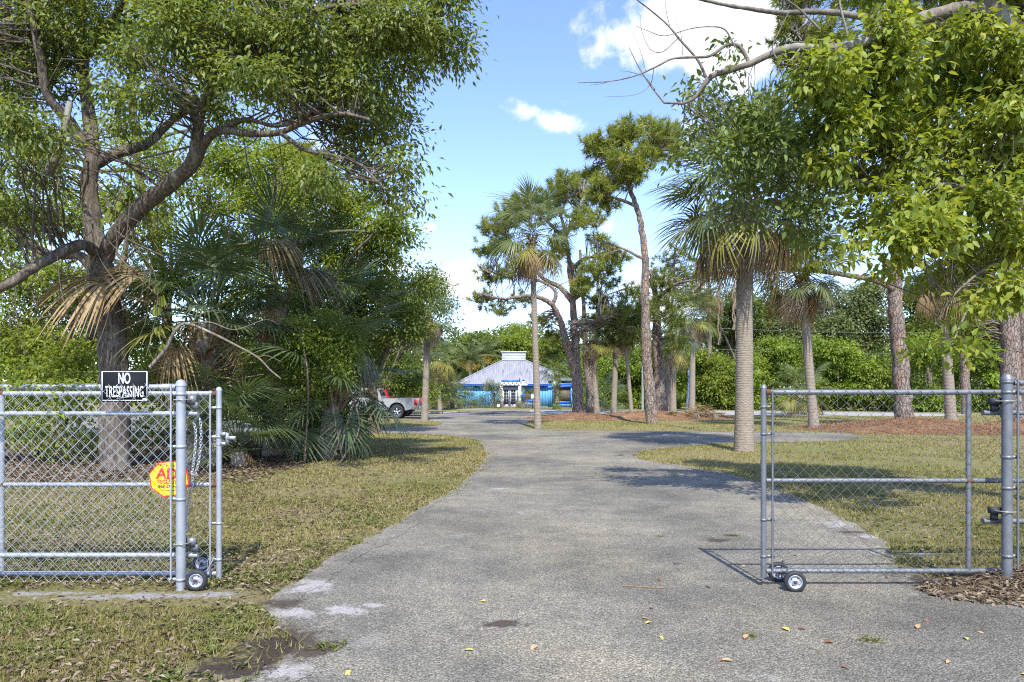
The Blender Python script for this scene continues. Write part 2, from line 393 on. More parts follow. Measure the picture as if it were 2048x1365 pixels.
def asphalt_mat(edge=False):
    m, nt, b = new_mat('road_edge' if edge else 'worn_asphalt'); v = coords(nt, 'world')
    vo = nd(nt, 'ShaderNodeTexVoronoi', Scale=84.0); nt.links.new(v, vo.inputs['Vector'])
    n1 = noise(nt, .35, 4, .6, v); n2 = noise(nt, 2.2, 6, .7, v); n3 = noise(nt, 90, 3, .7, v)
    stone = ramp(nt, vo.outputs['Color'], [(.1, (.15, .145, .132)), (.5, (.235, .225, .202)), (.85, (.335, .32, .285)), (1, (.5, .48, .43))])
    gap = ramp(nt, vo.outputs['Distance'], [(.25, (1, 1, 1)), (.65, (.55, .54, .52))])
    c = mixc(nt, 1.0, stone, gap, 'MULTIPLY')
    c = mixc(nt, 1.0, c, ramp(nt, n2, [(.3, (.86, .85, .84)), (.5, (1.18, 1.15, 1.1)), (.7, (1.45, 1.39, 1.28))]), 'MULTIPLY')
    c = mixc(nt, 1.0, c, ramp(nt, n1, [(.36, (.62, .63, .62)), (.5, (.95, .95, .9)), (.64, (1.25, 1.22, 1.1))]), 'MULTIPLY')
    n5 = noise(nt, .22, 3, .5, v); c = mixc(nt, ramp(nt, n5, [(.5, (0, 0, 0)), (.68, (.45, .45, .45))]), c, mixc(nt, 1.0, c, (1.12, .98, .78), 'MULTIPLY'))
    # worn pale sandy film in places, hairline cracks
    film = noise(nt, .9, 7, .72, v, .8)
    c = mixc(nt, ramp(nt, film, [(.6, (0, 0, 0)), (.74, (.6, .6, .6))]), c, (.42, .4, .37))
    cr = nd(nt, 'ShaderNodeTexVoronoi', feature='DISTANCE_TO_EDGE', Scale=.55)
    dv = nd(nt, 'ShaderNodeVectorMath', operation='ADD'); nz = nd(nt, 'ShaderNodeTexNoise', Scale=2.5, Detail=6)
    nt.links.new(v, nz.inputs['Vector']); nt.links.new(v, dv.inputs[0]); nt.links.new(nz.outputs['Color'], dv.inputs[1]); nt.links.new(dv.outputs[0], cr.inputs['Vector'])
    ck = mixc(nt, 1.0, ramp(nt, cr.outputs['Distance'], [(.0, (1, 1, 1)), (.007, (0, 0, 0))]), ramp(nt, n1, [(.45, (0, 0, 0)), (.6, (.6, .6, .6))]), 'MULTIPLY')
    c = mixc(nt, ck, c, (.07, .065, .06))
    if edge:
        at_ = nd(nt, 'ShaderNodeAttribute', attribute_name='tint'); q = nd(nt, 'ShaderNodeMath', operation='MULTIPLY_ADD'); nt.links.new(noise(nt, 7, 7, .7, v), q.inputs[0]); q.inputs[1].default_value = 3.0; nt.links.new(at_.outputs['Fac'], q.inputs[2])
        f = noise(nt, 40, 7, .75, v)
        c = mixc(nt, ramp(nt, q.outputs[0], [(.95, (0, 0, 0)), (1.0, (.9, .9, .9))]) if False else mr(nt, q.outputs[0], 2.0, 2.6), c, ramp(nt, f, [(.3, (.13, .105, .08)), (.55, (.26, .23, .2)), (.7, (.4, .375, .34))]))
    c = bare_ground(nt, c, v)
    nt.links.new(c, b.inputs['Base Color']); b.inputs['Roughness'].default_value = .85; b.inputs['Specular IOR Level'].default_value = .3
    h = nd(nt, 'ShaderNodeMath', operation='MULTIPLY_ADD'); nt.links.new(vo.outputs['Distance'], h.inputs[0]); h.inputs[1].default_value = -1; nt.links.new(n3, h.inputs[2])
    bump(nt, b, h.outputs[0], .75, .012); return m
def earth_mat(name, a, bb, cc, scale=20, alpha_edge=False):
    m, nt, b = new_mat(name); v = coords(nt, 'world')
    f = noise(nt, scale, 8, .75, v); g = noise(nt, 1.6, 5, .65, v)
    c = mixc(nt, ramp(nt, g, [(.4, (0, 0, 0)), (.62, (1, 1, 1))]), ramp(nt, f, [(.3, a), (.68, bb)]), ramp(nt, f, [(.3, bb), (.68, cc)]))
    nt.links.new(c, b.inputs['Base Color']); b.inputs['Roughness'].default_value = .95; b.inputs['Specular IOR Level'].default_value = .1
    bump(nt, b, f, .9, .03); return m
S = {}
S['lawn'] = lawn_mat(); S['asphalt'] = asphalt_mat()
S['dirt'] = earth_mat('dark_dirt', (.035, .026, .02), (.085, .065, .05), (.15, .12, .1), 45)
S['sand'] = earth_mat('pale_sand', (.2, .18, .155), (.37, .35, .32), (.5, .48, .45), 26)
S['straw'] = earth_mat('pine_straw', (.1, .055, .03), (.24, .14, .075), (.34, .22, .12), 24)
S['floor'] = earth_mat('woodland_floor', (.05, .035, .02), (.13, .095, .055), (.22, .16, .1), 22)
S['concrete'] = plain('concrete', (.3, .3, .29), .9, 0, .15, 5)
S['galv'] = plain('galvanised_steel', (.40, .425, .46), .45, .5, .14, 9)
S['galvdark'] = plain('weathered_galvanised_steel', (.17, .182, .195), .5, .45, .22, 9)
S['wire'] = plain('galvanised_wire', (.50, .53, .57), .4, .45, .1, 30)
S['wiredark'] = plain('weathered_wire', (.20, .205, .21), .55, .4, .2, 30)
S['rust'] = plain('rust', (.12, .055, .032), .9, .1, .35, 60)
S['rubber'] = plain('black_rubber', (.022, .024, .028), .7, 0, .3, 40)
S['rim'] = plain('wheel_rim_steel', (.45, .48, .53), .4, .5, .15, 25)
S['brass'] = plain('dull_u_bolt', (.38, .36, .3), .45, .6, .15, 25)
S['signblack'] = plain('sign_black', (.012, .013, .017), .8, 0, .1, 14, .15)
S['white'] = plain('sign_white', (.75, .77, .8), .6, 0, .06)
S['yellow'] = plain('sign_yellow', (.78, .56, .02), .45, 0, .08)
S['red'] = plain('sign_red', (.62, .04, .03), .5, 0, .1)
S['black'] = plain('black_print', (.02, .02, .02), .6, 0, .1)

# ------------------------------------------------------------------ ground and roads
g = MB(); E = 1500
xs = np.array([-E, -200, -60, 60, 200, E]); ys = np.array([-300, -40, 0, 30, 80, 200, E])
gx, gy = np.meshgrid(xs, ys); V = np.stack([gx.ravel(), gy.ravel(), np.zeros(gx.size)], 1); nx = len(xs)
g.add(V, [(j * nx + i, j * nx + i + 1, (j + 1) * nx + i + 1, (j + 1) * nx + i) for j in range(len(ys) - 1) for i in range(nx - 1)])
tag(g.build('ground', S['lawn']), 'flat lawn of patchy yellow green grass', 'ground', kind='structure')

def ragged(pts, step=.25, amp=.05, seed=1, closed=True):   # ground outline with an uneven edge
    pts = [np.array(p[:2], float) for p in pts]; rs = np.random.default_rng(seed); out = []
    n = len(pts)
    for i in range(n if closed else n - 1):
        a, b = pts[i], pts[(i + 1) % n]; d = np.linalg.norm(b - a)
        st = max(step, .012 * abs(a[1]) + step * .2); k = max(1, int(d / st)); k = min(k, 60)
        nrm = np.array((-(b - a)[1], (b - a)[0])) / (d + 1e-9)
        for t in range(k):
            out.append(a + (b - a) * t / k + nrm * rs.normal() * amp * (.6 + .02 * abs(a[1])))
    return np.array(out)
def sheet(name, outline, z, mat, label, cat, kind='structure'):
    m = MB(); o = np.column_stack([outline, np.full(len(outline), z)])
    ar = np.sum(o[:, 0] * np.roll(o[:, 1], -1) - np.roll(o[:, 0], -1) * o[:, 1])
    m.ngon(o if ar > 0 else o[::-1])
    return tag(m.build(name, mat), label, cat, kind=kind)
def gpx(lst): return [gp(x, y)[:2] for x, y in lst]

road_px_left = [(600, 1290), (520, 1215), (590, 1170), (640, 1130), (700, 1095), (780, 1055), (860, 1007), (920, 970), (955, 940), (973, 912), (966, 893),
                (945, 880), (900, 873), (830, 869), (760, 867), (640, 866), (400, 866), (120, 866)]
road_px_far = [(120, 829), (700, 829), (850, 828), (935, 825), (985, 819.5), (1085, 819.5), (1085, 833), (1060, 843), (1042, 857)]
road_px_right = [(1120, 861), (1300, 863), (1480, 864), (1690, 867), (1735, 875), (1660, 884), (1480, 887), (1370, 893), (1290, 903), (1262, 912), (1300, 922), (1380, 935), (1460, 948),
                 (1555, 977), (1640, 1015), (1725, 1058), (1780, 1100), (1800, 1138), (1880, 1160), (2000, 1185), (2250, 1215)]
road = [np.array((-2.6, 1.2)), np.array((-1.7, 3.2)), np.array((-1.35, 3.9))] + gpx(road_px_left) + gpx(road_px_far) + gpx(road_px_right) + \
       [np.array((9, 4.6)), np.array((12, 1)), np.array((12, -6)), np.array((-9, -6)), np.array((-7, -1))]
ROAD = ragged(road, .16, .035, 3)
sheet('driveway', ROAD, .006, S['asphalt'], 'worn grey asphalt driveway with coarse stone running to the house', 'driveway')
# sandy margin of the driveway
er = MB(); rs_ = np.random.default_rng(9); RR = np.vstack([ROAD, ROAD[:1]]); cen = np.array([(-1, 3)])
def ccw(p): return np.sum(p[:, 0] * np.roll(p[:, 1], -1) - np.roll(p[:, 0], -1) * p[:, 1]) > 0
sgn = 1 if ccw(ROAD) else -1; wv = np.repeat(rs_.uniform(.05, .3, len(RR) // 6 + 2), 6)[:len(RR)]; wv = np.convolve(np.pad(wv, 4, 'edge'), np.ones(9) / 9, 'valid')
tn = np.gradient(RR, axis=0); tn /= np.linalg.norm(tn, axis=1)[:, None] + 1e-9; nrm_ = np.stack([-tn[:, 1], tn[:, 0]], 1) * sgn
ins = RR + nrm_ * wv[:, None]
for i in range(len(RR) - 1):
    if 3.0 < RR[i][1] < 34 and 3.0 < RR[i + 1][1] < 34: er.add(np.column_stack([np.vstack([RR[i], RR[i + 1], ins[i + 1], ins[i]]), np.full(4, .0095)]), [(0, 1, 2, 3) if sgn > 0 else (3, 2, 1, 0)], np.array((1, 1, 0, 0)))
tag(er.build('road_margin', asphalt_mat(True)), 'ragged sandy margin of the driveway', 'road margin', kind='structure')
FAR = ragged(gpx([(1060, 820), (1300, 821.5), (1500, 823), (1700, 825), (1860, 827), (1960, 831), (1860, 833.5), (1700, 832.5), (1500, 831.5), (1300, 829.5), (1060, 828.5)]), .6, .04, 4)
sheet('road', FAR, .012, S['concrete'], 'pale grey road strip passing behind the pine island', 'road')
sheet('path', ragged(gpx([(700, 818.5), (950, 818.2), (985, 818.6), (985, 819.4), (950, 820), (700, 820.5)]), 1, .02, 5), .014, S['concrete'], 'narrow pale concrete path in front of the house', 'path')
isl = ragged(gpx([(520, 840), (700, 839), (800, 839.5), (860, 842), (890, 847), (870, 852), (800, 855), (700, 855), (520, 856)]), .35, .06, 6)
sheet('grass_island', isl, .018, S['lawn'], 'grass island with a lone palm between the driveway lanes', 'grass')
# kerb along the parking strip
kb = MB(); kp = [gp(x, y) for x, y in ((640, 829.4), (760, 829.6), (880, 827.6), (940, 825.4))]
for a, b_ in zip(kp[:-1], kp[1:]):
    d = b_ - a; kb.box((a + b_) / 2 + np.array((0, 0, .06)), (np.linalg.norm(d[:2]), .16, .12), rz=math.atan2(d[1], d[0]))
tag(kb.build('kerb', S['concrete']), 'low grey kerb along the parking strip', 'kerb', kind='structure')
fl = ragged([np.array(p) for p in ((-40, 12.6), (-12, 11.6), (-6.6, 12.4), (-4.6, 14.2), (-4.4, 17), (-5.5, 19), (-4.6, 21), (-6, 24), (-9, 27), (-40, 27))], .5, .15, 7)
sheet('woodland_floor', fl, .010, S['floor'], 'brown leaf strewn ground under the left trees', 'ground')

def mound(name, c, rx, ry, h, mat, label, seed, n=48, rings=12, rough=.05):
    rs = np.random.default_rng(seed); V = [(c[0], c[1], h)]; f3, f4 = [], []
    for r in range(1, rings + 1):
        t = r / rings
        for j in range(n):
            a = j / n * 2 * math.pi; k = 1 + .16 * math.sin(3 * a + seed) + .1 * math.sin(7 * a + 2 * seed)
            z = h * (math.cos(math.pi * t) * .5 + .5) + rs.normal() * rough * h * (1 - t ** 3) - (.03 if r == rings else 0)
            V.append((c[0] + rx * k * t * math.cos(a), c[1] + ry * k * t * math.sin(a), z))
    for j in range(n): f3.append((0, 1 + j, 1 + (j + 1) % n))
    for r in range(rings - 1):
        for j in range(n): f4.append((1 + r * n + j, 1 + (r + 1) * n + j, 1 + (r + 1) * n + (j + 1) % n, 1 + r * n + (j + 1) % n))
    m = MB(); m.add(V, f4); m.f[3].append(np.array(f3)); 
    return tag(m.build(name, mat, smooth=True), label, 'mound', kind='structure')
mound('pine_straw_mound', (4.0, 41.5), 3.1, 3.6, .32, S['straw'], 'reddish pine straw heap round the forked pine', 1)
mound('pine_straw_mound', (8.6, 42.5), 5.2, 4.4, .42, S['straw'], 'brown pine straw heap round the pair of upright pines', 2)
mound('pine_straw_mound', (17.2, 29.2), 4.6, 3.6, .45, S['straw'], 'wide reddish pine straw heap round the thick leaning pine', 3)
mound('pine_straw_mound', (21.2, 28.2), 3.4, 3.0, .4, S['straw'], 'pine straw heap round the pines by the gate post', 4)
mound('soil_mound', (4.35, 5.45), .95, .42, .21, S['floor'], 'low heap of soil and dead leaves at the gate post', 5, rough=.09)

# ------------------------------------------------------------------ chain link fence and gates
def fabric(x0, x1, z0, z1, Y, p=.049, r=.0021, spikes=True, sag=0, seed=0):
    m = MB(); n = int(round((x1 - x0) / p)); p = (x1 - x0) / n
    k = int(round((z1 - z0) / p)); h = (z1 - z0) / k; rs = np.random.default_rng(seed)
    wob = rs.normal(size=k + 1) * .0025
    for i in range(n):
        j = np.arange(k + 1); ph = (j + i) % 2
        x = x0 + i * p + p * ph; z = z0 + j * h
        sx = np.where(ph == 1, -1, 1)
        pts = np.stack([x + wob * .6, np.full(k + 1, Y) + sx * .0022 + .003 * np.sin(x * 3 + z * 4) * sag, z + rs.normal(size=k + 1) * .0012], 1)
        if spikes and (k + i) % 2 == 1:
            pts = np.vstack([pts, pts[-1] + np.array((-.006, 0, .014))])
        m.tube(pts, r, 4, cap=False)
    return m
def post(m, x, y, z0, z1, r, n=18):
    m.tube([(x, y, z0), (x, y, z1 - r * .9)], r, n)
def dome(x, y, z1, r, mat, parent):
    c = MB(); b0 = z1 - r * 1.5
    c.lathe([(0, r * 1.12), (r * .55, r * 1.14), (r * .62, r * 1.0), (r * 1.0, r * .93), (r * 1.25, r * .7), (r * 1.42, r * .4), (r * 1.5, 0.001)], (x, y, b0), (0, 0, 1), 18)
    return c.build('post_cap', mat, parent, smooth=True)
def band(x, y, z, r, mat, parent, side=-1, w=.024):
    c = MB(); c.lathe([(-w / 2, r * 1.02), (-w / 2, r * 1.1), (w / 2, r * 1.1), (w / 2, r * 1.02)], (x, y, z), (0, 0, 1), 18)
    c.box((x + side * (r + .03), y, z), (.075, .012, w))
    c.lathe([(-.012, .007), (.014, .007), (.014, .001)], (x + side * (r + .045), y - .006, z), (0, -1, 0), 6)
    return c.build('brace_band', mat, parent)
def bar(parent, name, a, b, r, mat, n=14):
    m = MB(); m.tube([a, b], r, n); return m.build(name, mat, parent, smooth=True)

FY = 5.53
# fence on the left: post, rail, fabric, guide pipes of the rolling gate
px_ = (362 - 1024) / F * FY
fence = empty('chain_link_fence', (px_, FY, 0), 'galvanised chain link fence with capped end post and black sign', 'fence')
m = MB(); post(m, px_, FY, -.1, 1.70, .0375); m.build('post', S['galv'], fence, smooth=True)
dome(px_, FY, 1.705, .0375, S['galv'], fence)
bar(fence, 'top_rail', (-6.2, FY, 1.643), (px_ - .04, FY, 1.643), .0215, S['galv'])
m = MB(); m.lathe([(0, .026), (.1, .026), (.1, .02)], (px_ - .15, FY, 1.643), (1, 0, 0), 14); m.build('rail_cup', S['galv'], fence)
bar(fence, 'tension_bar', (px_ - .068, FY - .028, .1), (px_ - .068, FY - .028, 1.665), .008, S['galv'], 6)
for z in (1.585, 1.16, .735, .085): band(px_, FY, z, .0375, S['galv'], fence)
fabric(-5.9, px_ - .07, .07, 1.655, FY - .03, sag=1, seed=1).build('chain_link_mesh', S['wire'], fence)
# two guide pipes carried behind the post on u-bolts
for z, l in ((1.425, 'upper'), (.262, 'lower')):
    bar(fence, 'guide_pipe', (-6.2, FY + .075, z), (px_ + .105, FY + .075, z), .0215, S['galv'])
    m = MB(); zz = z + .115
    m.tube(smooth_path([(px_ + .075, FY + .05, zz), (px_ + .04, FY - .035, zz), (px_, FY - .045, zz), (px_ - .04, FY - .035, zz), (px_ - .06, FY + .05, zz)], 4), .006, 6)
    m.build('u_bolt', S['brass'], fence)
    m = MB(); m.box((px_ + .06, FY + .05, zz), (.08, .04, .07)); m.box((px_ + .09, FY + .05, zz - .05), (.05, .02, .06)); m.build('guide_bracket', S['galvdark'], fence)
# wire ties on the rail
for i in range(3):
    x = -4.3 + i * .55; m = MB(); m.tube(smooth_path([(x, FY - .035, 1.60), (x + .02, FY - .034, 1.66), (x + .03, FY + .03, 1.66), (x + .05, FY - .03, 1.61), (x + .14, FY - .04, 1.57), (x + .02, FY - .04, 1.55)], 4), .0022, 4)
    m.build('wire_tie', S['wire'], fence)

def gate_wheel(parent, c, r, yaw, mat_r):
    ax = (math.sin(yaw), -math.cos(yaw), 0)
    m = MB(); w = .036
    m.lathe([(-w * .5, r * .62), (-w * .62, r * .7), (-w * .62, r * .86), (-w * .4, r * .97), (-.006, r), (.006, r), (w * .4, r * .97), (w * .62, r * .86), (w * .62, r * .7), (w * .5, r * .62), (-w * .5, r * .62)], c, ax, 32)
    t = m.build('wheel', S['rubber'], parent, smooth=True)
    m = MB(); m.lathe([(w * .48, r * .64), (w * .55, r * .62), (w * .5, r * .55), (w * .2, r * .5), (w * .16, r * .3), (w * .4, r * .2), (w * .55, r * .14), (w * .55, .001)], c, ax, 28)
    m.lathe([(-w * .48, r * .64), (-w * .55, r * .62), (-w * .3, r * .3), (-w * .55, r * .14), (-w * .55, .001)], c, ax, 28)
    rim = m.build('rim', S['rim'], t, smooth=True)
    m = MB(); m.lathe([(w * .5, r * .17), (w * .8, r * .15), (w * .85, r * .06), (w * 1.1, r * .05), (w * 1.1, .001)], c, ax, 8)
    m.build('axle_nut', S['rust'], t)
    u = np.cross(np.array(ax), (0, 0, 1.))
    for k in range(4):
        a = k * math.pi / 2 + .6; m = MB()
        m.lathe([(w * .18, .0), (w * .26, r * .055), (w * .28, .001)], np.array(c) + u * r * .4 * math.cos(a) + np.array((0, 0, 1.)) * r * .4 * math.sin(a), ax, 8)
        m.build('rim_bolt', S['rubber'], t)

def rolling_gate(xa, xb, mids, Y, zt, zm, zb, ztop, tone, wire, label, flip, seed, left=True):
    # frame: end post at xa (open end), runs on to xb outside the view
    root = empty('rolling_gate', (xa, Y, 0), label, 'gate')
    m = MB(); post(m, xa, Y, zb - .05, ztop, .0225); m.build('end_post', tone, root, smooth=True); dome(xa, Y, ztop + .002, .0225, tone, root)
    for z, r in ((zt, .0225), (zm, .0205), (zb, .0205)): bar(root, 'rail', (xa + flip * .02, Y, z), (xb, Y, z), r, tone)
    for x in mids + [xb]: bar(root, 'upright', (x, Y, zb), (x, Y, zt), .0205, tone)
    for x in mids:
        for z in ((zt, zm) if flip < 0 else (zm,)):
            m = MB(); m.lathe([(-.022, .0232), (.022, .0232)], (x, Y, z), (1, 0, 0), 12); m.build('rust_joint', S['rust'], root)
    for z in (zt, zm) if flip < 0 else (zt,):
        m = MB(); m.lathe([(0, .0238), (.035, .0238)], (xa + flip * .020, Y, z), (flip, 0, 0), 12); m.build('rust_joint', S['rust'], root)
    tx = xa + flip * .065
    bar(root, 'tension_bar', (tx, Y - .024, zb - .03), (tx, Y - .024, zt + .01), .0085, tone, 6)
    for z in (zt - .12, (zt + zm) * .5 + .02, (zm + zb) * .5 + .05, zb + .12): band(xa, Y, z, .0225, tone, root, side=flip, w=.022)
    a, b = sorted((tx, xb)); fabric(a, b, zb - .01, zt + .012, Y - .026, .05, .0021, sag=1, seed=seed).build('chain_link_mesh', wire, root)
    return root
GL = 5.80
xa = (438 - 1024) / F * GL
gl = rolling_gate(xa, -6.1, [-4.335], GL, 1.588, .815, .06, 1.645, S['galv'], S['wire'], 'galvanised rolling gate leaf parked behind the fence with the no trespassing sign', -1, 5)
gate_wheel(gl, (at(393, 1165, 5.50)[0], 5.50, .086), .086, .12, None)
gate_wheel(gl, (at(405, 1155, 6.05)[0] , 6.05, .086), .086, .12, None)
m = MB(); m.tube([(-2.56, 5.46, .09), (-2.62, 6.05, .09)], .01, 8); m.tube([(-2.55, 5.7, .1), (-2.53, 5.8, .2)], .008, 6); m.build('axle', S['galvdark'], gl)
# fork latch on the end post
m = MB(); lx = xa
for z in (1.245, 1.165): m.lathe([(-.014, .026), (.014, .026)], (lx, GL, z), (0, 0, 1), 14); m.box((lx + .045, GL - .01, z), (.05, .03, .028))
m.box((lx + .075, GL - .01, 1.205), (.02, .03, .1)); m.box((lx + .11, GL - .012, 1.213), (.07, .028, .03)); m.build('fork_latch', S['galv'], gl)

GR = 5.60
xr = (1527 - 1024) / F * GR
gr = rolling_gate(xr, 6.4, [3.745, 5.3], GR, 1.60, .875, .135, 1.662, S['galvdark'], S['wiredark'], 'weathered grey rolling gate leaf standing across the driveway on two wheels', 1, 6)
gate_wheel(gr, (at(1590, 1163, 5.46)[0], 5.46, .086), .086, -.18, None)
gate_wheel(gr, (at(1557, 1147, 5.75)[0], 5.75, .086), .086, -.18, None)
m = MB(); wa = np.array((at(1590, 1163, 5.46)[0], 5.46, .088)); wb = np.array((at(1557, 1147, 5.75)[0], 5.75, .088))
m.tube([wa + (wa - wb) * .05, wb], .009, 8); mid_ = (wa + wb) / 2
m.box(mid_ + np.array((0, 0, .02)), (.07, .16, .012), rz=.1)
for dy in (-.06, .0, .06): m.tube([mid_ + np.array((-.02, dy, .08)), mid_ + np.array((-.015, dy, -.03))], .007, 6)
m.tube(smooth_path([mid_ + np.array((-.02, -.03, .1)), mid_ + np.array((-.02, .03, .12)), mid_ + np.array((-.02, .06, .02))], 4), .006, 6)
m.build('axle', S['galvdark'], gr)

# gate post on the right with its own fence running off
RY = 5.42
rx_ = (2014 - 1024) / F * RY
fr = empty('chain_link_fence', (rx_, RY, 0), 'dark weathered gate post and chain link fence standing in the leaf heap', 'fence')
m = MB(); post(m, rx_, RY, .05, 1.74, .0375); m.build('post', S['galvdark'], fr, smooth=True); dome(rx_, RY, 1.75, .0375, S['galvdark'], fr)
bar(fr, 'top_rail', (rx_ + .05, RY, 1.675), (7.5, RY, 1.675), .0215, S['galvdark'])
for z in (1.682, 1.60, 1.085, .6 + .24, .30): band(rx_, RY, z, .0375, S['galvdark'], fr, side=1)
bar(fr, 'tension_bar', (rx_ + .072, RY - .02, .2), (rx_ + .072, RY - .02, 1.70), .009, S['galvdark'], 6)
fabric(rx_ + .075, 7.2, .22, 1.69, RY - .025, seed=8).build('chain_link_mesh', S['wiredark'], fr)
for z in (1.435, .56):
    bar(fr, 'guide_pipe', (rx_ - .13, RY + .09, z), (7.5, RY + .09, z), .0215, S['galvdark'])
    m = MB(); zz = z + .095
    m.tube(smooth_path([(rx_ + .07, RY + .05, zz), (rx_ + .045, RY - .035, zz), (rx_, RY - .045, zz), (rx_ - .045, RY - .035, zz), (rx_ - .08, RY + .05, zz)], 4), .006, 6)
    m.build('u_bolt', S['brass'], fr)
    m = MB(); m.box((rx_ - .065, RY + .05, zz), (.075, .05, .05)); m.box((rx_ - .06, RY + .06, zz - .05), (.045, .03, .06)); m.build('guide_bracket', S['rubber'], fr)

# chain looped over the guide pipe end
link = MB()
lp = [(0, 0, .016), (.007, 0, .013), (.009, 0, .006), (.009, 0, -.006), (.007, 0, -.013), (0, 0, -.016), (-.007, 0, -.013), (-.009, 0, -.006), (-.009, 0, .006), (-.007, 0, .013), (0, 0, .016)]
link.tube(lp, .003, 5, cap=False); link_me = link.mesh('link', S['wire'], None, True)
cy = FY + .12
chain = empty('chain', at(390, 840, cy), 'loose steel chain hanging beside the fence post', 'chain')
def chain_run(pix):
    p = smooth_path([at(x, y, cy + d) for x, y, d in pix], 12); s = np.r_[0, np.cumsum(np.linalg.norm(np.diff(p, axis=0), axis=1))]
    for k, d in enumerate(np.arange(0, s[-1], .0235)):
        q = np.array([np.interp(d, s, p[:, i]) for i in range(3)]); q2 = np.array([np.interp(min(d + .01, s[-1]), s, p[:, i]) for i in range(3)])
        t = Vector(q2 - q); t = t.normalized() if t.length > 1e-6 else Vector((0, 0, -1))
        M4 = Matrix.Translation(Vector(q)) @ t.to_track_quat('Z', 'Y').to_matrix().to_4x4() @ Matrix.Rotation(k % 2 * math.pi / 2 + .4, 4, 'Z')
        place('link', link_me, chain, M4)
chain_run([(388, 846, 0), (391, 839, -.01), (397, 838, -.02), (401, 845, -.02), (402, 880, -.01), (398, 920, 0), (391, 945, 0), (384, 948, 0), (374, 930, .02), (370, 905, .04)])
chain_run([(388, 846, 0), (392, 870, 0), (389, 910, 0), (385, 945, 0), (384, 975, .02), (378, 1000, .05), (374, 1030, .06), (373, 1060, .06)])

# signs
def text(body, size, loc, mat, parent, sx=1.0, ext=.0006, spacing=1.0, bold=0, rot=0):
    c = bpy.data.curves.new('lettering', 'FONT'); c.body = body; c.size = size; c.align_x = 'CENTER'; c.align_y = 'CENTER'
    c.extrude = ext; c.offset = bold; c.space_character = spacing
    o = bpy.data.objects.new('lettering', c); col.objects.link(o); c.materials.append(mat)
    o.parent = parent; o.location = tuple(np.array(loc) - ORG[parent.name]); o.rotation_euler = (R(90), rot, 0); o.scale = (sx, 1, 1)
    bpy.context.view_layer.update(); me = bpy.data.meshes.new_from_object(o.evaluated_get(bpy.context.evaluated_depsgraph_get())); o2 = bpy.data.objects.new('lettering', me)
    o2.parent = parent; o2.location = o.location; o2.rotation_euler = o.rotation_euler; o2.scale = o.scale; bpy.data.objects.remove(o); o2.name = 'lettering'; col.objects.link(o2); ORG[o2.name] = ORG[parent.name]; return o2
SY = FY - .0265 + .004
SGN = 5.515
a0, a1 = at(203, 741, SGN), at(298, 804, SGN)
cx, cz = (a0[0] + a1[0]) / 2, (a0[2] + a1[2]) / 2; sw, sh = a1[0] - a0[0], a0[2] - a1[2]
SY = FY - .024
sg = empty('no_trespassing_sign', (cx, SY, cz - sh / 2), 'black rectangular no trespassing sign with white letters on the fence top', 'sign')
m = MB(); m.box((cx, SY, cz), (sw, .002, sh)); m.build('sign_board', S['signblack'], sg)
m = MB(); t = .0065; iw, ih = sw - .022, sh - .022
for s_ in (-1, 1):
    m.box((cx + s_ * (iw / 2), SY - .0016, cz), (t, .001, ih + t)); m.box((cx, SY - .0014, cz + s_ * (ih / 2)), (iw - t, .001, t))
m.build('border', S['white'], sg)
text('NO', .122, (cx - .002, SY - .002, cz + .058), S['white'], sg, .52, bold=.0018)
text('TRESPASSING', .128, (cx, SY - .002, cz - .05), S['white'], sg, .385, bold=.0008, spacing=1.06)
m = MB(); m.box((cx + .165, SY - .0022, cz - .112), (.036, .001, .022)); m.build('sticker', S['white'], sg)

oy = FY + .018
oc = at(338, 958, oy)
og = empty('security_sign', (oc[0], oy, oc[2] - .16), 'yellow octagonal security company sign with red rim behind the fence post', 'sign')
def octo(r, y, th, rot):
    a = (np.arange(8) + .5) / 8 * 2 * math.pi + rot
    m = MB(); m.prism(np.stack([oc[0] + r * np.cos(a) * 1.08, oc[2] + r * np.sin(a) * .98], 1)[::-1], y, y + th); return m
octo(.158, oy, .003, .12).build('sign_board', S['red'], og); octo(.147, oy - .0015, .0014, .12).build('sign_face', S['yellow'], og)
tl = .05
text('PROTECTED BY', .026, (oc[0] + .0, oy - .0022, oc[2] + .105), S['black'], og, .95, rot=tl)
text('ADS', .125, (oc[0] + .012, oy - .0022, oc[2] + .035), S['red'], og, .95, bold=.004, rot=tl)
text('SECURITY', .042, (oc[0], oy - .0022, oc[2] - .028), S['red'], og, 1.0, bold=.0012, rot=tl)
text('(866) 073-9198', .031, (oc[0], oy - .0022, oc[2] - .066), S['black'], og, .95, bold=.0008, rot=tl)
m = MB(); m.box((oc[0], oy - .0022, oc[2] - .094), (.12, .0008, .004), ry=tl); m.build('underline', S['black'], og)

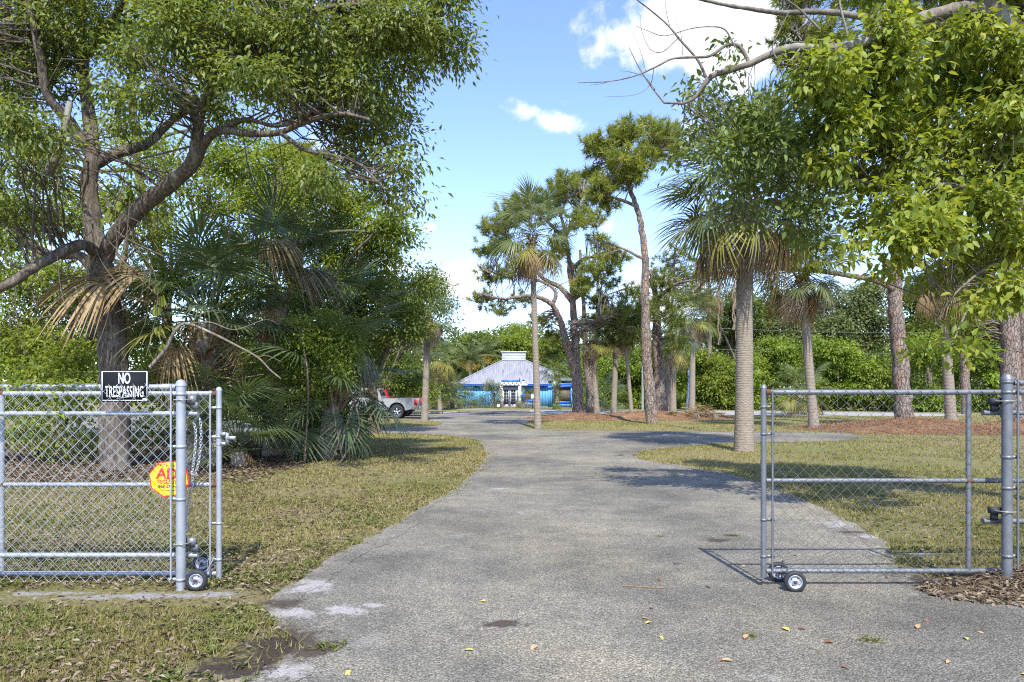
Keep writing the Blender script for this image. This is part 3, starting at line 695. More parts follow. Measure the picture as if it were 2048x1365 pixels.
# ------------------------------------------------------------------ blue house
def board_mat(name, c, pitch=.2):
    m, nt, b = new_mat(name); v = coords(nt, 'Object', (1, 1, 1))
    n1 = noise(nt, 1.2, 5, .6, v); n2 = noise(nt, 14, 4, .6, coords(nt, 'Object', (1, 1, .15)))
    c1 = ramp(nt, n1, [(.3, tuple(x * .86 for x in c)), (.7, tuple(min(1, x * 1.08) for x in c))])
    c1 = mixc(nt, ramp(nt, n2, [(.55, (0, 0, 0)), (.8, (.35, .35, .35))]), c1, tuple(x * .7 for x in c))
    nt.links.new(c1, b.inputs['Base Color']); b.inputs['Roughness'].default_value = .65
    bump(nt, b, n2, .2, .01); return m
S['wall'] = board_mat('blue_painted_boards', (.12, .38, .72))
S['trim'] = plain('deep_blue_trim', (.03, .14, .62), .5, 0, .1, 6)
def roof_mat():
    m, nt, b = new_mat('weathered_metal_roof'); v = coords(nt, 'Object')
    n1 = noise(nt, 1.0, 7, .7, coords(nt, 'Object', (5, .7, .7)), .3); n2 = noise(nt, .5, 4, .6, v)
    c = ramp(nt, n1, [(.36, (.25, .255, .27)), (.6, (.36, .37, .395))])
    st = mixc(nt, 1.0, ramp(nt, n1, [(.30, (1, 1, 1)), (.46, (0, 0, 0))]), ramp(nt, n2, [(.45, (0, 0, 0)), (.6, (1, 1, 1))]), 'MULTIPLY')
    c = mixc(nt, st, c, (.13, .115, .1))
    nt.links.new(c, b.inputs['Base Color']); b.inputs['Roughness'].default_value = .45; b.inputs['Metallic'].default_value = .25; return m
S['roof'] = roof_mat()
S['pane'] = plain('dark_glass', (.02, .025, .03), .08, 0, .1, 3, .8)
S['frame'] = plain('pale_paint', (.55, .6, .66), .6, 0, .08, 8)
S['blind'] = plain('brown_blind', (.13, .1, .075), .7, 0, .15, 5)
S['paver'] = plain('brick_paver', (.3, .16, .13), .9, 0, .2, 9)
S['cream'] = plain('pergola_white', (.62, .62, .6), .7, 0, .12, 6)
HY = 72.0
hx = lambda p, Y=HY: (p - 1024) / F * Y
hz = lambda p, Y=HY: EYE - (p - HORIZON) / F * Y
house = empty('house', (hx(1024), HY, 0), 'low bright blue house with grey metal hip roof and square cupola', 'house')
D = 11.5
xl, xm, xrr = hx(914), hx(1096), hx(1146)
ez = 2.32
RB = HY + .9                                    # right wing is set back
def wall_boards(name, x0, x1, y, z0, z1, holes):
    # vertical boards with narrow joints, leaving the openings clear
    w = .30; n = max(1, int(round((x1 - x0) / w))); w = (x1 - x0) / n
    me = {}
    for i in range(n):
        a, b = x0 + i * w + .006, x0 + (i + 1) * w - .006; spans = [(z0, z1)]
        for (h0, h1, k0, k1) in holes:
            if b > h0 and a < h1:
                out = []
                for (s0, s1) in spans:
                    if k0 > s0: out.append((s0, min(k0, s1)))
                    if k1 < s1: out.append((max(k1, s0), s1))
                spans = out
        for (s0, s1) in spans:
            if s1 - s0 > .02:
                m = MB(); m.box(((a + b) / 2, y + .0, (s0 + s1) / 2), (b - a, .05 + .006 * (i % 2), s1 - s0)); m.build('wall_board', S['wall'], house)
dx0, dx1 = hx(1004.5), hx(1034.5)
wx0, wx1, wz0, wz1 = hx(1047), hx(1076), hz(802), hz(779.5)
vx0, vx1, vz0, vz1 = hx(1106, RB), hx(1142, RB), hz(805, RB), hz(774, RB)
wall_boards('w', xl, xm, HY, .05, ez, [(dx0, dx1, 0, 2.08), (wx0, wx1, wz0, wz1)])
wall_boards('w', xm, xrr, RB, .05, ez + .1, [(vx0, vx1, vz0, vz1)])
m = MB(); m.box(((xl + xm) / 2, HY + .13, ez / 2), (xm - xl - .02, .16, ez)); m.box(((xm + xrr) / 2, RB + .13, ez / 2), (xrr - xm - .02, .16, ez))
m.box((xl + .08, HY + D / 2, ez / 2), (.14, D - .4, ez)); m.box((xrr - .08, HY + D / 2, ez / 2), (.14, D - 1.4, ez)); m.box(((xl + xrr) / 2, HY + D, ez / 2), (xrr - xl, .14, ez)); m.box((xm - .04, (HY + RB) / 2 + .1, ez / 2), (.08, .9, ez))
m.build('wall', S['wall'], house)
m = MB(); m.box(((xl + xm) / 2, HY - .02, .04), (xm - xl, .2, .1)); m.build('footing', S['concrete'], house)
# windows
def window(x0, x1, z0, z1, y, split):
    f = MB(); t = .2
    for s_ in (x0, x1): f.box((s_, y - .06, (z0 + z1) / 2), (t, .09, z1 - z0 + t))
    for s_ in (z0, z1): f.box(((x0 + x1) / 2, y - .055, s_), (x1 - x0 - t, .09, t))
    w = f.build('window', S['trim'], house)
    n = len(split) - 1
    for i in range(n):
        a, b = x0 + (x1 - x0) * split[i] + .06, x0 + (x1 - x0) * split[i + 1] - .06
        g_ = MB(); g_.box(((a + b) / 2, y + .02, (z0 + z1) / 2), (b - a, .012, z1 - z0 - .1)); g_.build('blind', S['blind'], w)
    g_ = MB()
    for s_ in split[1:-1]: g_.box((x0 + (x1 - x0) * s_, y - .01, (z0 + z1) / 2), (.07, .06, z1 - z0 - .2))
    g_.box(((x0 + x1) / 2, y - .03, z0 + .13), (x1 - x0 - .2, .05, .04)); g_.build('mullion', S['black'], w)
window(wx0, wx1, wz0, wz1, HY, [0, .5, 1]); window(vx0, vx1, vz0, vz1, RB, [0, .33, 1])
# double french door
mid = (dx0 + dx1) / 2
for s_, (a, b) in ((0, (dx0 + .05, mid - .01)), (1, (mid + .01, dx1 - .05))):
    f = MB(); st = .13
    for x in (a + st / 2, b - st / 2): f.box((x, HY - .03, 1.05), (st, .05, 2.0))
    for z, t in ((.2, .3), (1.97, .16)): f.box(((a + b) / 2, HY - .03, z), (b - a - 2 * st, .05, t))
    pw = b - a - 2 * st
    f.box(((a + b) / 2, HY - .035, 1.12), (.035, .04, 1.54))
    for k in range(1, 5): f.box(((a + b) / 2, HY - .034, .35 + 1.54 * k / 5), (pw, .03, .035))
    d = f.build('door', S['frame'], house)
    for i in range(2):
        for k in range(5):
            q = MB(); q.box((a + st + pw * (i + .5) / 2, HY - .02, .35 + 1.54 * (k + .5) / 5), (pw / 2 - .035, .012, 1.54 / 5 - .035)); q.build('pane', S['pane'], d)
    q = MB(); x = (b - .06) if s_ == 0 else (a + .06); q.box((x, HY - .075, 1.0), (.035, .04, .22)); q.build('handle', S['black'], d)
m = MB()
for x in (dx0, dx1): m.box((x, HY - .05, 1.05), (.1, .1, 2.1))
m.box((mid, HY - .05, 2.13), (dx1 - dx0 + .1, .1, .08)); m.build('door_frame', S['frame'], house)
# fascia
m = MB(); m.box(((xl + xm) / 2 - .1, HY - .42, ez + .02), (xm - xl + .5, .06, .24)); m.box(((xm + xrr) / 2 + .15, RB - .42, ez + .13), (xrr - xm + .42, .06, .22)); m.build('fascia', S['trim'], house)
# roof: hip with a flat deck under the cupola
oh = .45
e0 = np.array((hx(909, HY - oh), HY - oh, ez + .12)); e1 = np.array((hx(1097, HY - oh), HY - oh, ez + .12))
ry0, rz = HY + 4.9, hz(722, HY + 4.9)
t0 = np.array((hx(1003, ry0), ry0, rz)); t1 = np.array((hx(1052, ry0), ry0, rz)); t2 = t1 + np.array((0, 2.6, 0)); t3 = t0 + np.array((0, 2.6, 0))
f1 = np.array((hx(1146, RB - oh), RB - oh, ez + .26)); fm = np.array((e1[0], RB - oh, ez + .26))
b1 = np.array((f1[0], HY + D + oh, ez + .12)); b0 = np.array((e0[0], HY + D + oh, ez + .12))
# the front slope plane carries on to the set back eave
m = MB()
def quad(*p): m.add(np.array(p), [list(range(len(p)))])
def slope_z(y): return e0[2] + (rz - e0[2]) * (y - e0[1]) / (ry0 - e0[1])
fm[2] = slope_z(fm[1]); f1[2] = fm[2]
quad(e0, e1, fm); quad(e0, fm, t0); quad(fm, f1, t1); quad(fm, t1, t0)
quad(f1, b1, t2, t1); quad(b1, b0, t3, t2); quad(b0, e0, t0, t3); quad(t0, t1, t2, t3)
lo = np.array((0, 0, -.05)); quad(e0 + lo, e1 + lo, e1, e0); quad(f1 + lo, b1 + lo, b1, f1); quad(b0 + lo, e0 + lo, e0, b0); quad(fm + lo, f1 + lo, f1, fm)
roof = m.build('roof', S['roof'], house)
m = MB()                                        # standing ribs of the roof sheets
N_ = 52
for i in range(N_ + 1):
    x = e0[0] + (f1[0] - e0[0]) * i / N_
    ya = e0[1] if x <= e1[0] else fm[1]
    if x < t0[0]: yb = e0[1] + (ry0 - e0[1]) * (x - e0[0]) / (t0[0] - e0[0])
    elif x > t1[0]: yb = ry0 - (ry0 - fm[1]) * (x - t1[0]) / (f1[0] - t1[0])
    else: yb = ry0
    if yb - ya < .1: continue
    p0, p1 = np.array((x, ya, slope_z(ya))), np.array((x, yb, slope_z(yb))); d = p1 - p0
    m.box((p0 + p1) / 2 + np.array((0, -.01, .022)), (.035, np.linalg.norm(d), .045), rx=math.atan2(d[2], d[1]))
m.build('roof_ribs', S['roof'], roof)
m = MB()
for a, b in ((e0, t0), (f1, t1), (b1, t2), (b0, t3)): m.tube([a + np.array((0, 0, .04)), b + np.array((0, 0, .04))], .075, 6)
m.build('hip_cap', S['roof'], roof)
cz0, cz1 = rz - .3, hz(705, ry0)
m = MB(); cc = (t0 + t2) / 2; m.box((cc[0], cc[1], (cz0 + cz1) / 2), (t1[0] - t0[0] - .1, 2.5, cz1 - cz0)); cup = m.build('cupola', S['frame'], roof)
k_ = 5
for i in range(k_):
    m = MB(); m.box((cc[0], t0[1] + .0, rz + .02 + (cz1 - rz - .05) * (i + .5) / k_), (t1[0] - t0[0] - .12, .05, (cz1 - rz - .05) / k_ - .035), rx=-.25); m.build('louvre', S['frame'], roof)
m = MB(); m.box((cc[0], cc[1], cz1 + .04), (t1[0] - t0[0] + .16, 2.85, .09)); m.build('cupola_cap', S['cream'], roof)
# pergola over the door
pg0, pg1 = hx(1002.5, HY - 1.6), hx(1039.5, HY - 1.6)
pr = MB()
for x in (pg0, pg1): pr.box((x, HY - 1.6, 1.15), (.3, .3, 2.3)); 
for x in (pg0, pg1):
    m = MB(); m.box((x, HY - 1.6, 1.13), (.3, .3, 2.26)); m.build('pergola_post', S['cream'], house)
m = MB(); m.box(((pg0 + pg1) / 2 + .3, HY - 1.6, 2.36), (pg1 - pg0 + 1.0, .14, .2)); m.build('pergola_beam', S['cream'], house)
for i in range(5):
    x = pg0 + .1 + (pg1 - pg0 - .2) * i / 4; m = MB(); m.box((x, HY - 1.1, 2.54), (.09, 1.6, .16)); m.tube([(x, HY - 1.92, 2.54), (x, HY - 1.88, 2.54)], .13, 12); m.build('pergola_rafter', S['white'], house)
m = MB(); m.box(((pg0 + pg1) / 2, HY - .56, 2.78), (pg1 - pg0, .05, .2)); m.build('header', S['trim'], house)
m = MB(); px2 = hx(1047, HY - 1.6)
m.tube([(hx(1039.5, HY - 1.6), HY - 1.6, 2.3), (hx(1039.5, HY - 1.6), HY - 1.6, 3.05)], .05, 8); m.tube([(px2 - .15, HY - 1.5, 2.75), (px2, HY - 1.5, 2.75)], .02, 6)
m.lathe([(0, .02), (.1, .12), (.14, .15), (.16, .02)], (px2, HY - 1.5, 2.72), (0, 0, 1), 10); m.build('lamp_bracket', S['black'], house)
lm, lnt, lb = new_mat('lamp_glass'); lb.inputs['Base Color'].default_value = (.8, .7, .5, 1); lb.inputs['Emission Color'].default_value = (1, .75, .4, 1); lb.inputs['Emission Strength'].default_value = 1.2
m = MB(); m.lathe([(0, .05), (.06, .1), (.26, .12), (.28, .02)], (px2, HY - 1.5, 2.45), (0, 0, 1), 10); m.build('lamp_shade', lm, house)
# paved porch
porch = empty('porch', (mid, HY - 1.2, 0), 'reddish brick porch floor before the french door', 'porch')
for i in range(6):
    for k in range(4):
        m = MB(); m.box((dx0 - .1 + (dx1 - dx0 + .2) * (i + .5) / 6, HY - 2.6 + 2.5 * (k + .5) / 4, .05), ((dx1 - dx0 + .2) / 6 - .015, 2.5 / 4 - .015, .06 + .006 * ((i + k) % 2))); m.build('paver', S['paver'], porch)
# small signs by the house
sp = gp(1065, 819); s1 = empty('yard_sign', sp, 'small white notice on a thin post before the blue house', 'sign')
m = MB(); m.tube([(sp[0], sp[1], 0), (sp[0], sp[1], .9)], .03, 6); m.build('post', S['black'], s1)
m = MB(); m.box((sp[0], sp[1] - .04, 1.15), (.3, .03, .48)); m.build('sign_board', S['white'], s1)
sp = gp(997, 820.5); s1 = empty('yard_sign', sp, 'small round white sign on a stake beside the porch', 'sign')
m = MB(); m.tube([(sp[0], sp[1], 0), (sp[0], sp[1], .25)], .02, 6); m.build('stake', S['black'], s1)
m = MB(); m.lathe([(0, .001), (0, .15), (.02, .15), (.02, .001)], (sp[0], sp[1], .37), (0, -1, 0), 16); m.build('sign_board', S['white'], s1)

# ------------------------------------------------------------------ pickup trucks
S['chrome'] = plain('chrome', (.6, .62, .65), .18, .9, .05, 4)
S['glass'] = plain('tinted_glass', (.012, .015, .018), .06, 0, .1, 2, .9)
S['tail'] = plain('tail_light_red', (.55, .02, .02), .25, 0, .15, 6, .6)
def paint(name, c, metal=.4):
    m, nt, b = new_mat(name); v = coords(nt, 'Object'); n1 = noise(nt, 2.5, 5, .6, v)
    nt.links.new(ramp(nt, n1, [(.3, tuple(x * .9 for x in c)), (.7, tuple(min(1, x * 1.06) for x in c))]), b.inputs['Base Color'])
    b.inputs['Roughness'].default_value = .35; b.inputs['Metallic'].default_value = metal; b.inputs['Coat Weight'].default_value = .6; return m
def pickup(tail_x, Y, label, pm, yaw=0, lift=0):
    # built with the tail at x = 0 and the nose towards -x, near side at y = 0
    root = empty('pickup_truck', (tail_x, Y, 0), label, 'pickup truck', 'pickup trucks parked on the lane')
    O = np.array((tail_x, Y, 0)); W = 1.92
    def arch(cx, r, z0, n=9): return [(cx + r * math.cos(a), z0 + r * math.sin(a)) for a in np.linspace(math.pi, 0, n)]
    def shift(l): return [(tail_x + x, z) for x, z in l]
    rz0 = .41
    bed = [(-2.12, .52), (-1.78, .50)] + arch(-1.27, .50, .50) + [(-.76, .50), (-.12, .62), (-.06, .95), (-.04, 1.18), (-.1, 1.235), (-2.12, 1.26)]
    m = MB(); m.prism(shift(bed), Y + .02, Y + .09); m.prism(shift(bed), Y + W - .09, Y + W - .02)
    m.box(O + np.array((-1.1, W / 2, .62)), (2.0, W - .3, .08)); m.box(O + np.array((-2.1, W / 2, .92)), (.05, W - .1, .64)); b = m.build('bed', pm, root)
    for y in (.3, W - .3):
        m = MB(); m.box(O + np.array((-1.27, y, .78)), (1.16, .34, .62)); m.build('wheel_well', S['rubber'], root)
    m = MB(); m.box(O + np.array((-.08, W / 2, .92)), (.07, W - .22, .56)); tg = m.build('tailgate', pm, root); m = MB(); m.box(O + np.array((-.04, W / 2, 1.05)), (.04, .3, .07)); m.build('handle', S['black'], tg)
    m = MB()
    for y in (.055, W - .055): m.box(O + np.array((-1.1, y, 1.262)), (2.02, .09, .03))
    m.build('bed_rail', S['rubber'], root)
    cab = [(-4.1, .5), (-2.16, .5), (-2.15, 1.2), (-2.22, 1.32), (-2.42, 1.80), (-2.55, 1.86), (-3.55, 1.86), (-3.75, 1.78), (-4.25, 1.27), (-4.3, 1.0)]
    m = MB(); m.prism(shift(cab), Y + .06, Y + W - .06); c = m.build('cab', pm, root)
    for y in (Y + .045, Y + W - .045):
        m = MB(); m.prism(shift([(-2.45, 1.28), (-2.6, 1.74), (-3.15, 1.76), (-3.15, 1.28)]), y - .006, y + .006); m.prism(shift([(-3.22, 1.28), (-3.22, 1.76), (-3.66, 1.73), (-4.1, 1.3)]), y - .006, y + .006); m.build('side_window', S['glass'], c)
    m = MB(); m.box(O + np.array((-2.315, W / 2, 1.57)), (.02, W - .5, .4), ry=-.39); m.build('rear_window', S['glass'], c)
    m = MB(); m.box(O + np.array((-4.0, W / 2, 1.55)), (.02, W - .4, .6), ry=-.75); m.build('windscreen', S['glass'], c)
    nose = [(-5.7, .55), (-5.3, .5)] + arch(-4.82, .48, .5) + [(-4.34, .5), (-4.25, 1.25), (-5.6, 1.16), (-5.72, 1.0)]
    m = MB(); m.prism(shift(nose), Y + .03, Y + W - .03); m.build('bonnet', pm, root)
    for y in (.3, W - .3):
        m = MB(); m.box(O + np.array((-5.71, y, .95)), (.06, .35, .2)); m.build('headlight', S['chrome'], root)
    m = MB(); m.box(O + np.array((-5.72, W / 2, .82)), (.05, .9, .35)); m.build('grille', S['chrome'], root)
    m = MB(); m.box(O + np.array((-5.76, W / 2, .55)), (.14, W, .2)); m.build('front_bumper', S['chrome'], root)
    m = MB(); m.prism(shift([(-.34, .55), (.05, .52), (.09, .6), (.09, .74), (-.1, .76), (-.34, .74)]), Y + .01, Y + W - .01); m.build('rear_bumper', S['chrome'], root)
    for y in (.03, W - .03):
        m = MB(); m.box(O + np.array((-.14, y, .99)), (.17, .05, .34)); m.box(O + np.array((-.05, y + (.06 if y < 1 else -.06), .99)), (.04, .12, .34)); m.build('taillight', S['tail'], root)
    m = MB(); m.box(O + np.array((-2.9, W / 2, .5)), (5.0, W - .5, .16)); m.build('chassis', S['rubber'], root)
    for x in (-1.27, -4.82):
        for y, ax in ((.12, -1), (W - .12, 1)):
            cpos = O + np.array((x, y, rz0)); t = MB(); w = .13
            t.lathe([(-w, .27), (-w, .36), (-w * .7, .4), (0, .408), (w * .7, .4), (w, .36), (w * .9, .27), (-w, .27)], cpos, (0, ax, 0), 28); tt = t.build('wheel', S['rubber'], root, smooth=True)
            t = MB(); t.lathe([(w * .9, .275), (w * .95, .25), (w * .3, .24), (w * .2, .001)], cpos, (0, ax, 0), 24); t.build('rim', S['galvdark'], tt)
            t = MB()
            for k in range(5):
                a = k * 2 * math.pi / 5 + .3; t.box(cpos + np.array((.125 * math.cos(a), ax * w * .8, .125 * math.sin(a))), (.25, .03, .075), ry=-a)
            t.lathe([(w * .7, .08), (w * .98, .07), (w, .001)], cpos, (0, ax, 0), 12); t.build('spokes', S['chrome'], tt)
    return root
pickup(hx(839, 42.0), 41.2, 'silver pickup truck with chrome bumper parked by the lone palm', paint('silver_paint', (.42, .43, .44)))
pickup(hx(848, 46.0), 45.0, 'red pickup truck parked beyond the silver one', paint('red_paint', (.5, .02, .02), .1))

# ------------------------------------------------------------------ poles, lines
S['polewood'] = bark_mat('grey_green_pole', (.16, .19, .16), (.3, .34, .29), None, 14, 1.2, .01)
S['bluesteel'] = plain('blue_grey_steel', (.33, .42, .55), .4, .4, .1, 4)
p = gp(1285, 822); o_ = empty('utility_pole', p, 'slim pale green utility pole in front of the vine hedge', 'utility pole')
m = MB(); m.tube([p, at(1286, 690, p[1]), at(1286, 560, p[1])], [.12, .1, .09], 10); m.build('pole', S['polewood'], o_, smooth=True)
m = MB(); q = at(1286, 575, p[1]); m.box(q, (1.8, .12, .12)); m.build('crossarm', S['polewood'], o_)
PY = 60
p = at(1373, 822, PY); p[2] = 0; o_ = empty('utility_pole', p, 'leaning blue grey steel pole with guy wire in the vine hedge', 'utility pole')
q = at(1390, 640, PY)
m = MB(); m.tube([p, q], [.11, .08], 10); m.build('pole', S['bluesteel'], o_, smooth=True)
m = MB(); m.tube([q - np.array((.1, 0, .2)), at(1352, 745, PY) ], .025, 5); m.build('guy_wire', S['bluesteel'], o_)
m = MB(); qq = at(1391, 686, PY - .2); m.lathe([(-.4, .15), (-.38, .2), (.35, .2), (.4, .15), (.4, .01)], qq, (0, 0, 1), 12); m.build('transformer', S['bluesteel'], o_)
m = MB(); qq = at(1380, 746, PY - .2); m.box(qq, (.35, .2, .45)); m.build('meter_box', S['white'], o_)
for ya, yb, lb_ in ((655, 657, 'upper thin power line strung past the leaning steel pole'), (697, 698, 'lower thin power line strung past the leaning steel pole')):
    m = MB(); pts = [at(1391 + (2150 - 1391) * t, ya + (yb - ya) * t + 10 * math.sin(math.pi * t), PY - .3 + 3 * t) for t in np.linspace(0, 1, 14)]
    m.tube(pts, .012, 4); tag(m.build('power_line', S['wiredark'], loc=pts[0]), lb_, 'power line')

# ------------------------------------------------------------------ plants
def add_leaves(mb, pos, d, nrm, ln, wd, tint, rich=False, curl=.12):
    n = len(pos); d = unit(d); side = unit(np.cross(d, nrm)); nr = np.cross(side, d)
    ln = np.broadcast_to(ln, (n,))[:, None]; wd = np.broadcast_to(wd, (n,))[:, None]
    if rich:
        P = [pos, pos + d * ln * .28 + side * wd * .46 + nr * wd * .16, pos + d * ln * .62 + side * wd * .36 + nr * (wd * .12 - ln * .04),
             pos + d * ln - nr * ln * curl, pos + d * ln * .62 - side * wd * .36 + nr * (wd * .12 - ln * .04), pos + d * ln * .28 - side * wd * .46 + nr * wd * .16, pos + d * ln * .5 - nr * ln * .01]
        V = np.stack(P, 1).reshape(-1, 3); b = (np.arange(n) * 7)[:, None]
        f = np.concatenate([b + np.array([[6, i, (i + 1) % 6]]) for i in range(6)], 0)
        mb.add(V, f, np.repeat(tint, 7))
    else:
        P = [pos, pos + d * ln * .42 + side * wd * .5 + nr * wd * .18, pos + d * ln - nr * ln * curl, pos + d * ln * .42 - side * wd * .5 + nr * wd * .18]
        V = np.stack(P, 1).reshape(-1, 3); b = (np.arange(n) * 4)[:, None]
        mb.add(V, np.concatenate([b + np.array([[0, 1, 2]]), b + np.array([[0, 2, 3]])], 0), np.repeat(tint, 4))

def blob_points(rs, blobs, per, shell=.55):      # clump centres spread through the blobs; per = clumps for a blob of 100 photo pixels
    C, B = [], []
    for bl in blobs:
        px, py, Y, r = bl[:4]; flat = bl[4] if len(bl) > 4 else .85; dk = bl[5] if len(bl) > 5 else 1.0
        w = bl[6] if len(bl) > 6 else 1.0
        n = max(2, int(per * w * (r / 100) ** 2)); rr = r * Y / F
        u = unit(rs.normal(size=(n, 3))); k = rs.random(n)[:, None] ** shell
        C.append(at(px, py, Y) + u * k * np.array((rr, rr * dk, rr * flat))); B.append(np.repeat(at(px, py, Y)[None], n, 0))
    return np.vstack(C), np.vstack(B)

def limb_set(paths, rs, n=7, sides=9, jit=.02):
    m = MB(); pts = []
    for P, r0, r1 in paths:
        q = smooth_path([at(*p) if len(p) == 3 and p[1] is not None else p for p in P], n)
        q[1:-1] += rs.normal(size=q[1:-1].shape) * jit * r0
        r = r0 + (r1 - r0) * np.linspace(0, 1, len(q)) ** .8
        r = r * (1 + rs.normal(size=len(q)) * .04)
        m.tube(q, r, sides); pts.append(q)
    return m, np.vstack(pts)
def twigs(mb, C, limb_pts, rs, r0=.018, r1=.004, maxlen=2.5, sides=4, share=1.0):
    for c in C:
        if rs.random() > share: continue
        d = (np.linalg.norm(limb_pts - c, axis=1) + np.maximum(0, limb_pts[:, 2] - c[2]) * .4) * (1 + .7 * rs.random(len(limb_pts)))
        s = limb_pts[np.argmin(d)]; L_ = np.linalg.norm(c - s)
        if L_ > maxlen: s = c + (s - c) / L_ * maxlen; L_ = maxlen
        k1 = s + (c - s) * .4 + rs.normal(size=3) * .09 * L_ + np.array((0, 0, .06 * L_)); k2 = s + (c - s) * .75 + rs.normal(size=3) * .07 * L_
        mb.tube([s, k1, k2, c], [r0 * min(1, L_ / 1.2) + r1, r0 * .6 * min(1, L_ / 1.2) + r1, r1 * 1.5, r1 * .7], sides, cap=False)

def crown(rs, C, per, cr, ln, wd, droop=.5, flat=.5, rich=False, tvar=.2, tmean=None, outward=None, mb=None):
    mb = mb or MB(); n = len(C)
    idx = np.repeat(np.arange(n), per); N = len(idx)
    off = rs.normal(size=(N, 3)) * np.array((cr, cr, cr * flat)) * .6
    pos = C[idx] + off
    d = unit(off + 1e-6) * .6 + rs.normal(size=(N, 3)) * .55 + np.array((0, 0, -droop))
    if outward is not None: d += outward[idx] * .5
    nrm = rs.normal(size=(N, 3)) * .45 + np.array((0, 0, 1.))
    ct = np.clip(rs.normal(.45, tvar, n) if tmean is None else tmean + rs.normal(0, tvar, n), 0, 1)
    tint = np.clip(ct[idx] + rs.normal(0, .14, N), 0, 1)
    s = rs.uniform(.65, 1.2, N)
    add_leaves(mb, pos, d, nrm, ln * s, wd * s, tint, rich)
    return mb

def broadleaf(name, label, base, paths, blobs, leaf, bark, seed, per_blob, per, cr, ln, wd, droop=.4, flat=.55, rich=False, group=None, tw=.5, twr=.016, cat='tree', kind=None, shell=.55, core=False, tvar=.2, tmean=None, sides=9, maxlen=2.5):
    rs = np.random.default_rng(seed)
    root = empty(name, base, label, cat, group)
    m, lp = limb_set(paths, rs, sides=sides)
    m.build('trunk', bark, root, smooth=True)
    C, B = blob_points(rs, blobs, per_blob, shell)
    if tw:
        t = MB(); twigs(t, C, lp, rs, twr, twr * .22, share=tw, maxlen=maxlen); tag(t.build('branches', bark if twr > .012 else BK['twig'], root, smooth=True), kind='stuff')
    c = crown(rs, C, per, cr, ln, wd, droop, flat, rich, outward=unit(C - B), tvar=tvar, tmean=tmean)
    tag(c.build('crown', leaf, root), kind='stuff')
    return root, C, lp, rs

# --- fan fronds of the cabbage palm, shared by every palm
def fan_mesh(name, mat, seed, lp=1.15, Lb=.95, n=32, spread=118, vee=.28, droop=.35, arch=.18, limp=0, sections=5, tmid=.5, width=1.0):
    rs = np.random.default_rng(seed); m = MB()
    px = np.linspace(0, lp, 5); pet = np.stack([px, np.zeros(5), -arch * (px / lp) ** 2 * lp], 1)
    m.tube(pet, np.linspace(.022, .012, 5), 4, cap=False, tint=.75)
    tdir = unit((pet[-1] - pet[-2])[None])[0]; up = np.array((-tdir[2], 0, tdir[0])); side = np.array((0, 1., 0))
    ang = np.radians(np.linspace(-spread, spread, n)); st = ang[1] - ang[0]
    for a in ang:
        a2 = a + rs.normal() * .02; c = math.cos(a2); k = abs(math.sin(a2 * .5))
        hub = pet[-1] + tdir * .28 * max(0, c) ** 3
        d = tdir * c + side * math.sin(a2) + up * vee * k + up * rs.normal() * .03
        d /= np.linalg.norm(d); L_ = Lb * (.72 + .28 * max(0, math.cos(a2 * .7))) * rs.uniform(.88, 1.06)
        w_ax = np.cross(d, up); w_ax /= np.linalg.norm(w_ax) + 1e-9
        T = np.linspace(.04, 1, sections); V = []
        dr = droop * rs.uniform(.6, 1.4)
        for t in T:
            p = hub + d * L_ * t + np.array((0, 0, -1.)) * dr * L_ * t ** 2.2 - np.array((0, 0, 1.)) * limp * L_ * max(0, t - .25) ** 1.3
            if limp: p = p - d * L_ * .3 * limp * max(0, t - .3) ** 1.4
            r = L_ * t; wv = min(st * r * .56, .024 * width) * (1 if t < .55 else max(.08, 1 - (t - .55) / .46))
            V += [p + w_ax * wv + up * wv * .35, p - w_ax * wv + up * wv * .35]
        V = np.array(V); q = np.arange(sections - 1)
        m.add(V, np.stack([q * 2, q * 2 + 1, q * 2 + 3, q * 2 + 2], 1), np.clip(tmid + rs.normal() * .16, 0, 1))
    return m.mesh(name, mat)
FR = {}
for key, mat, base in (('green', L['palm'], 10), ('dark', L['palmdark'], 20), ('yellow', L['palmyellow'], 30)):
    FR[key] = [fan_mesh('frond', mat, base + i, droop=dr, vee=ve, arch=ar, lp=lp_) for i, (dr, ve, ar, lp_) in enumerate(((.3, .3, .12, 1.15), (.5, .25, .2, 1.2), (.22, .4, .1, 1.0), (.7, .2, .25, 1.1)))]
FR['straw'] = [fan_mesh('dead_frond', L['straw'], 40 + i, droop=dr, vee=.1, arch=.3, limp=li, spread=sp, n=26, lp=1.0, sections=6) for i, (dr, li, sp) in enumerate(((.8, .5, 95), (1.0, .7, 80), (.6, .9, 70)))]
FR['grey'] = [fan_mesh('dead_frond', L['greystraw'], 50 + i, droop=dr, vee=.1, arch=.3, limp=li, spread=sp, n=26, lp=.9, sections=6) for i, (dr, li, sp) in enumerate(((.8, .6, 90), (1.0, .8, 75), (.6, 1.0, 65)))]
def put_frond(parent, kind, p, az, el, s, rs, roll=None):
    me = FR[kind][rs.integers(len(FR[kind]))]
    M4 = Matrix.Translation(Vector(p)) @ Matrix.Rotation(az, 4, 'Z') @ Matrix.Rotation(-el, 4, 'Y') @ Matrix.Rotation(rs.normal() * .25 if roll is None else roll, 4, 'X') @ Matrix.Scale(s, 4)
    return place('dead_frond' if kind in ('straw', 'grey') else 'frond', me, parent, M4)
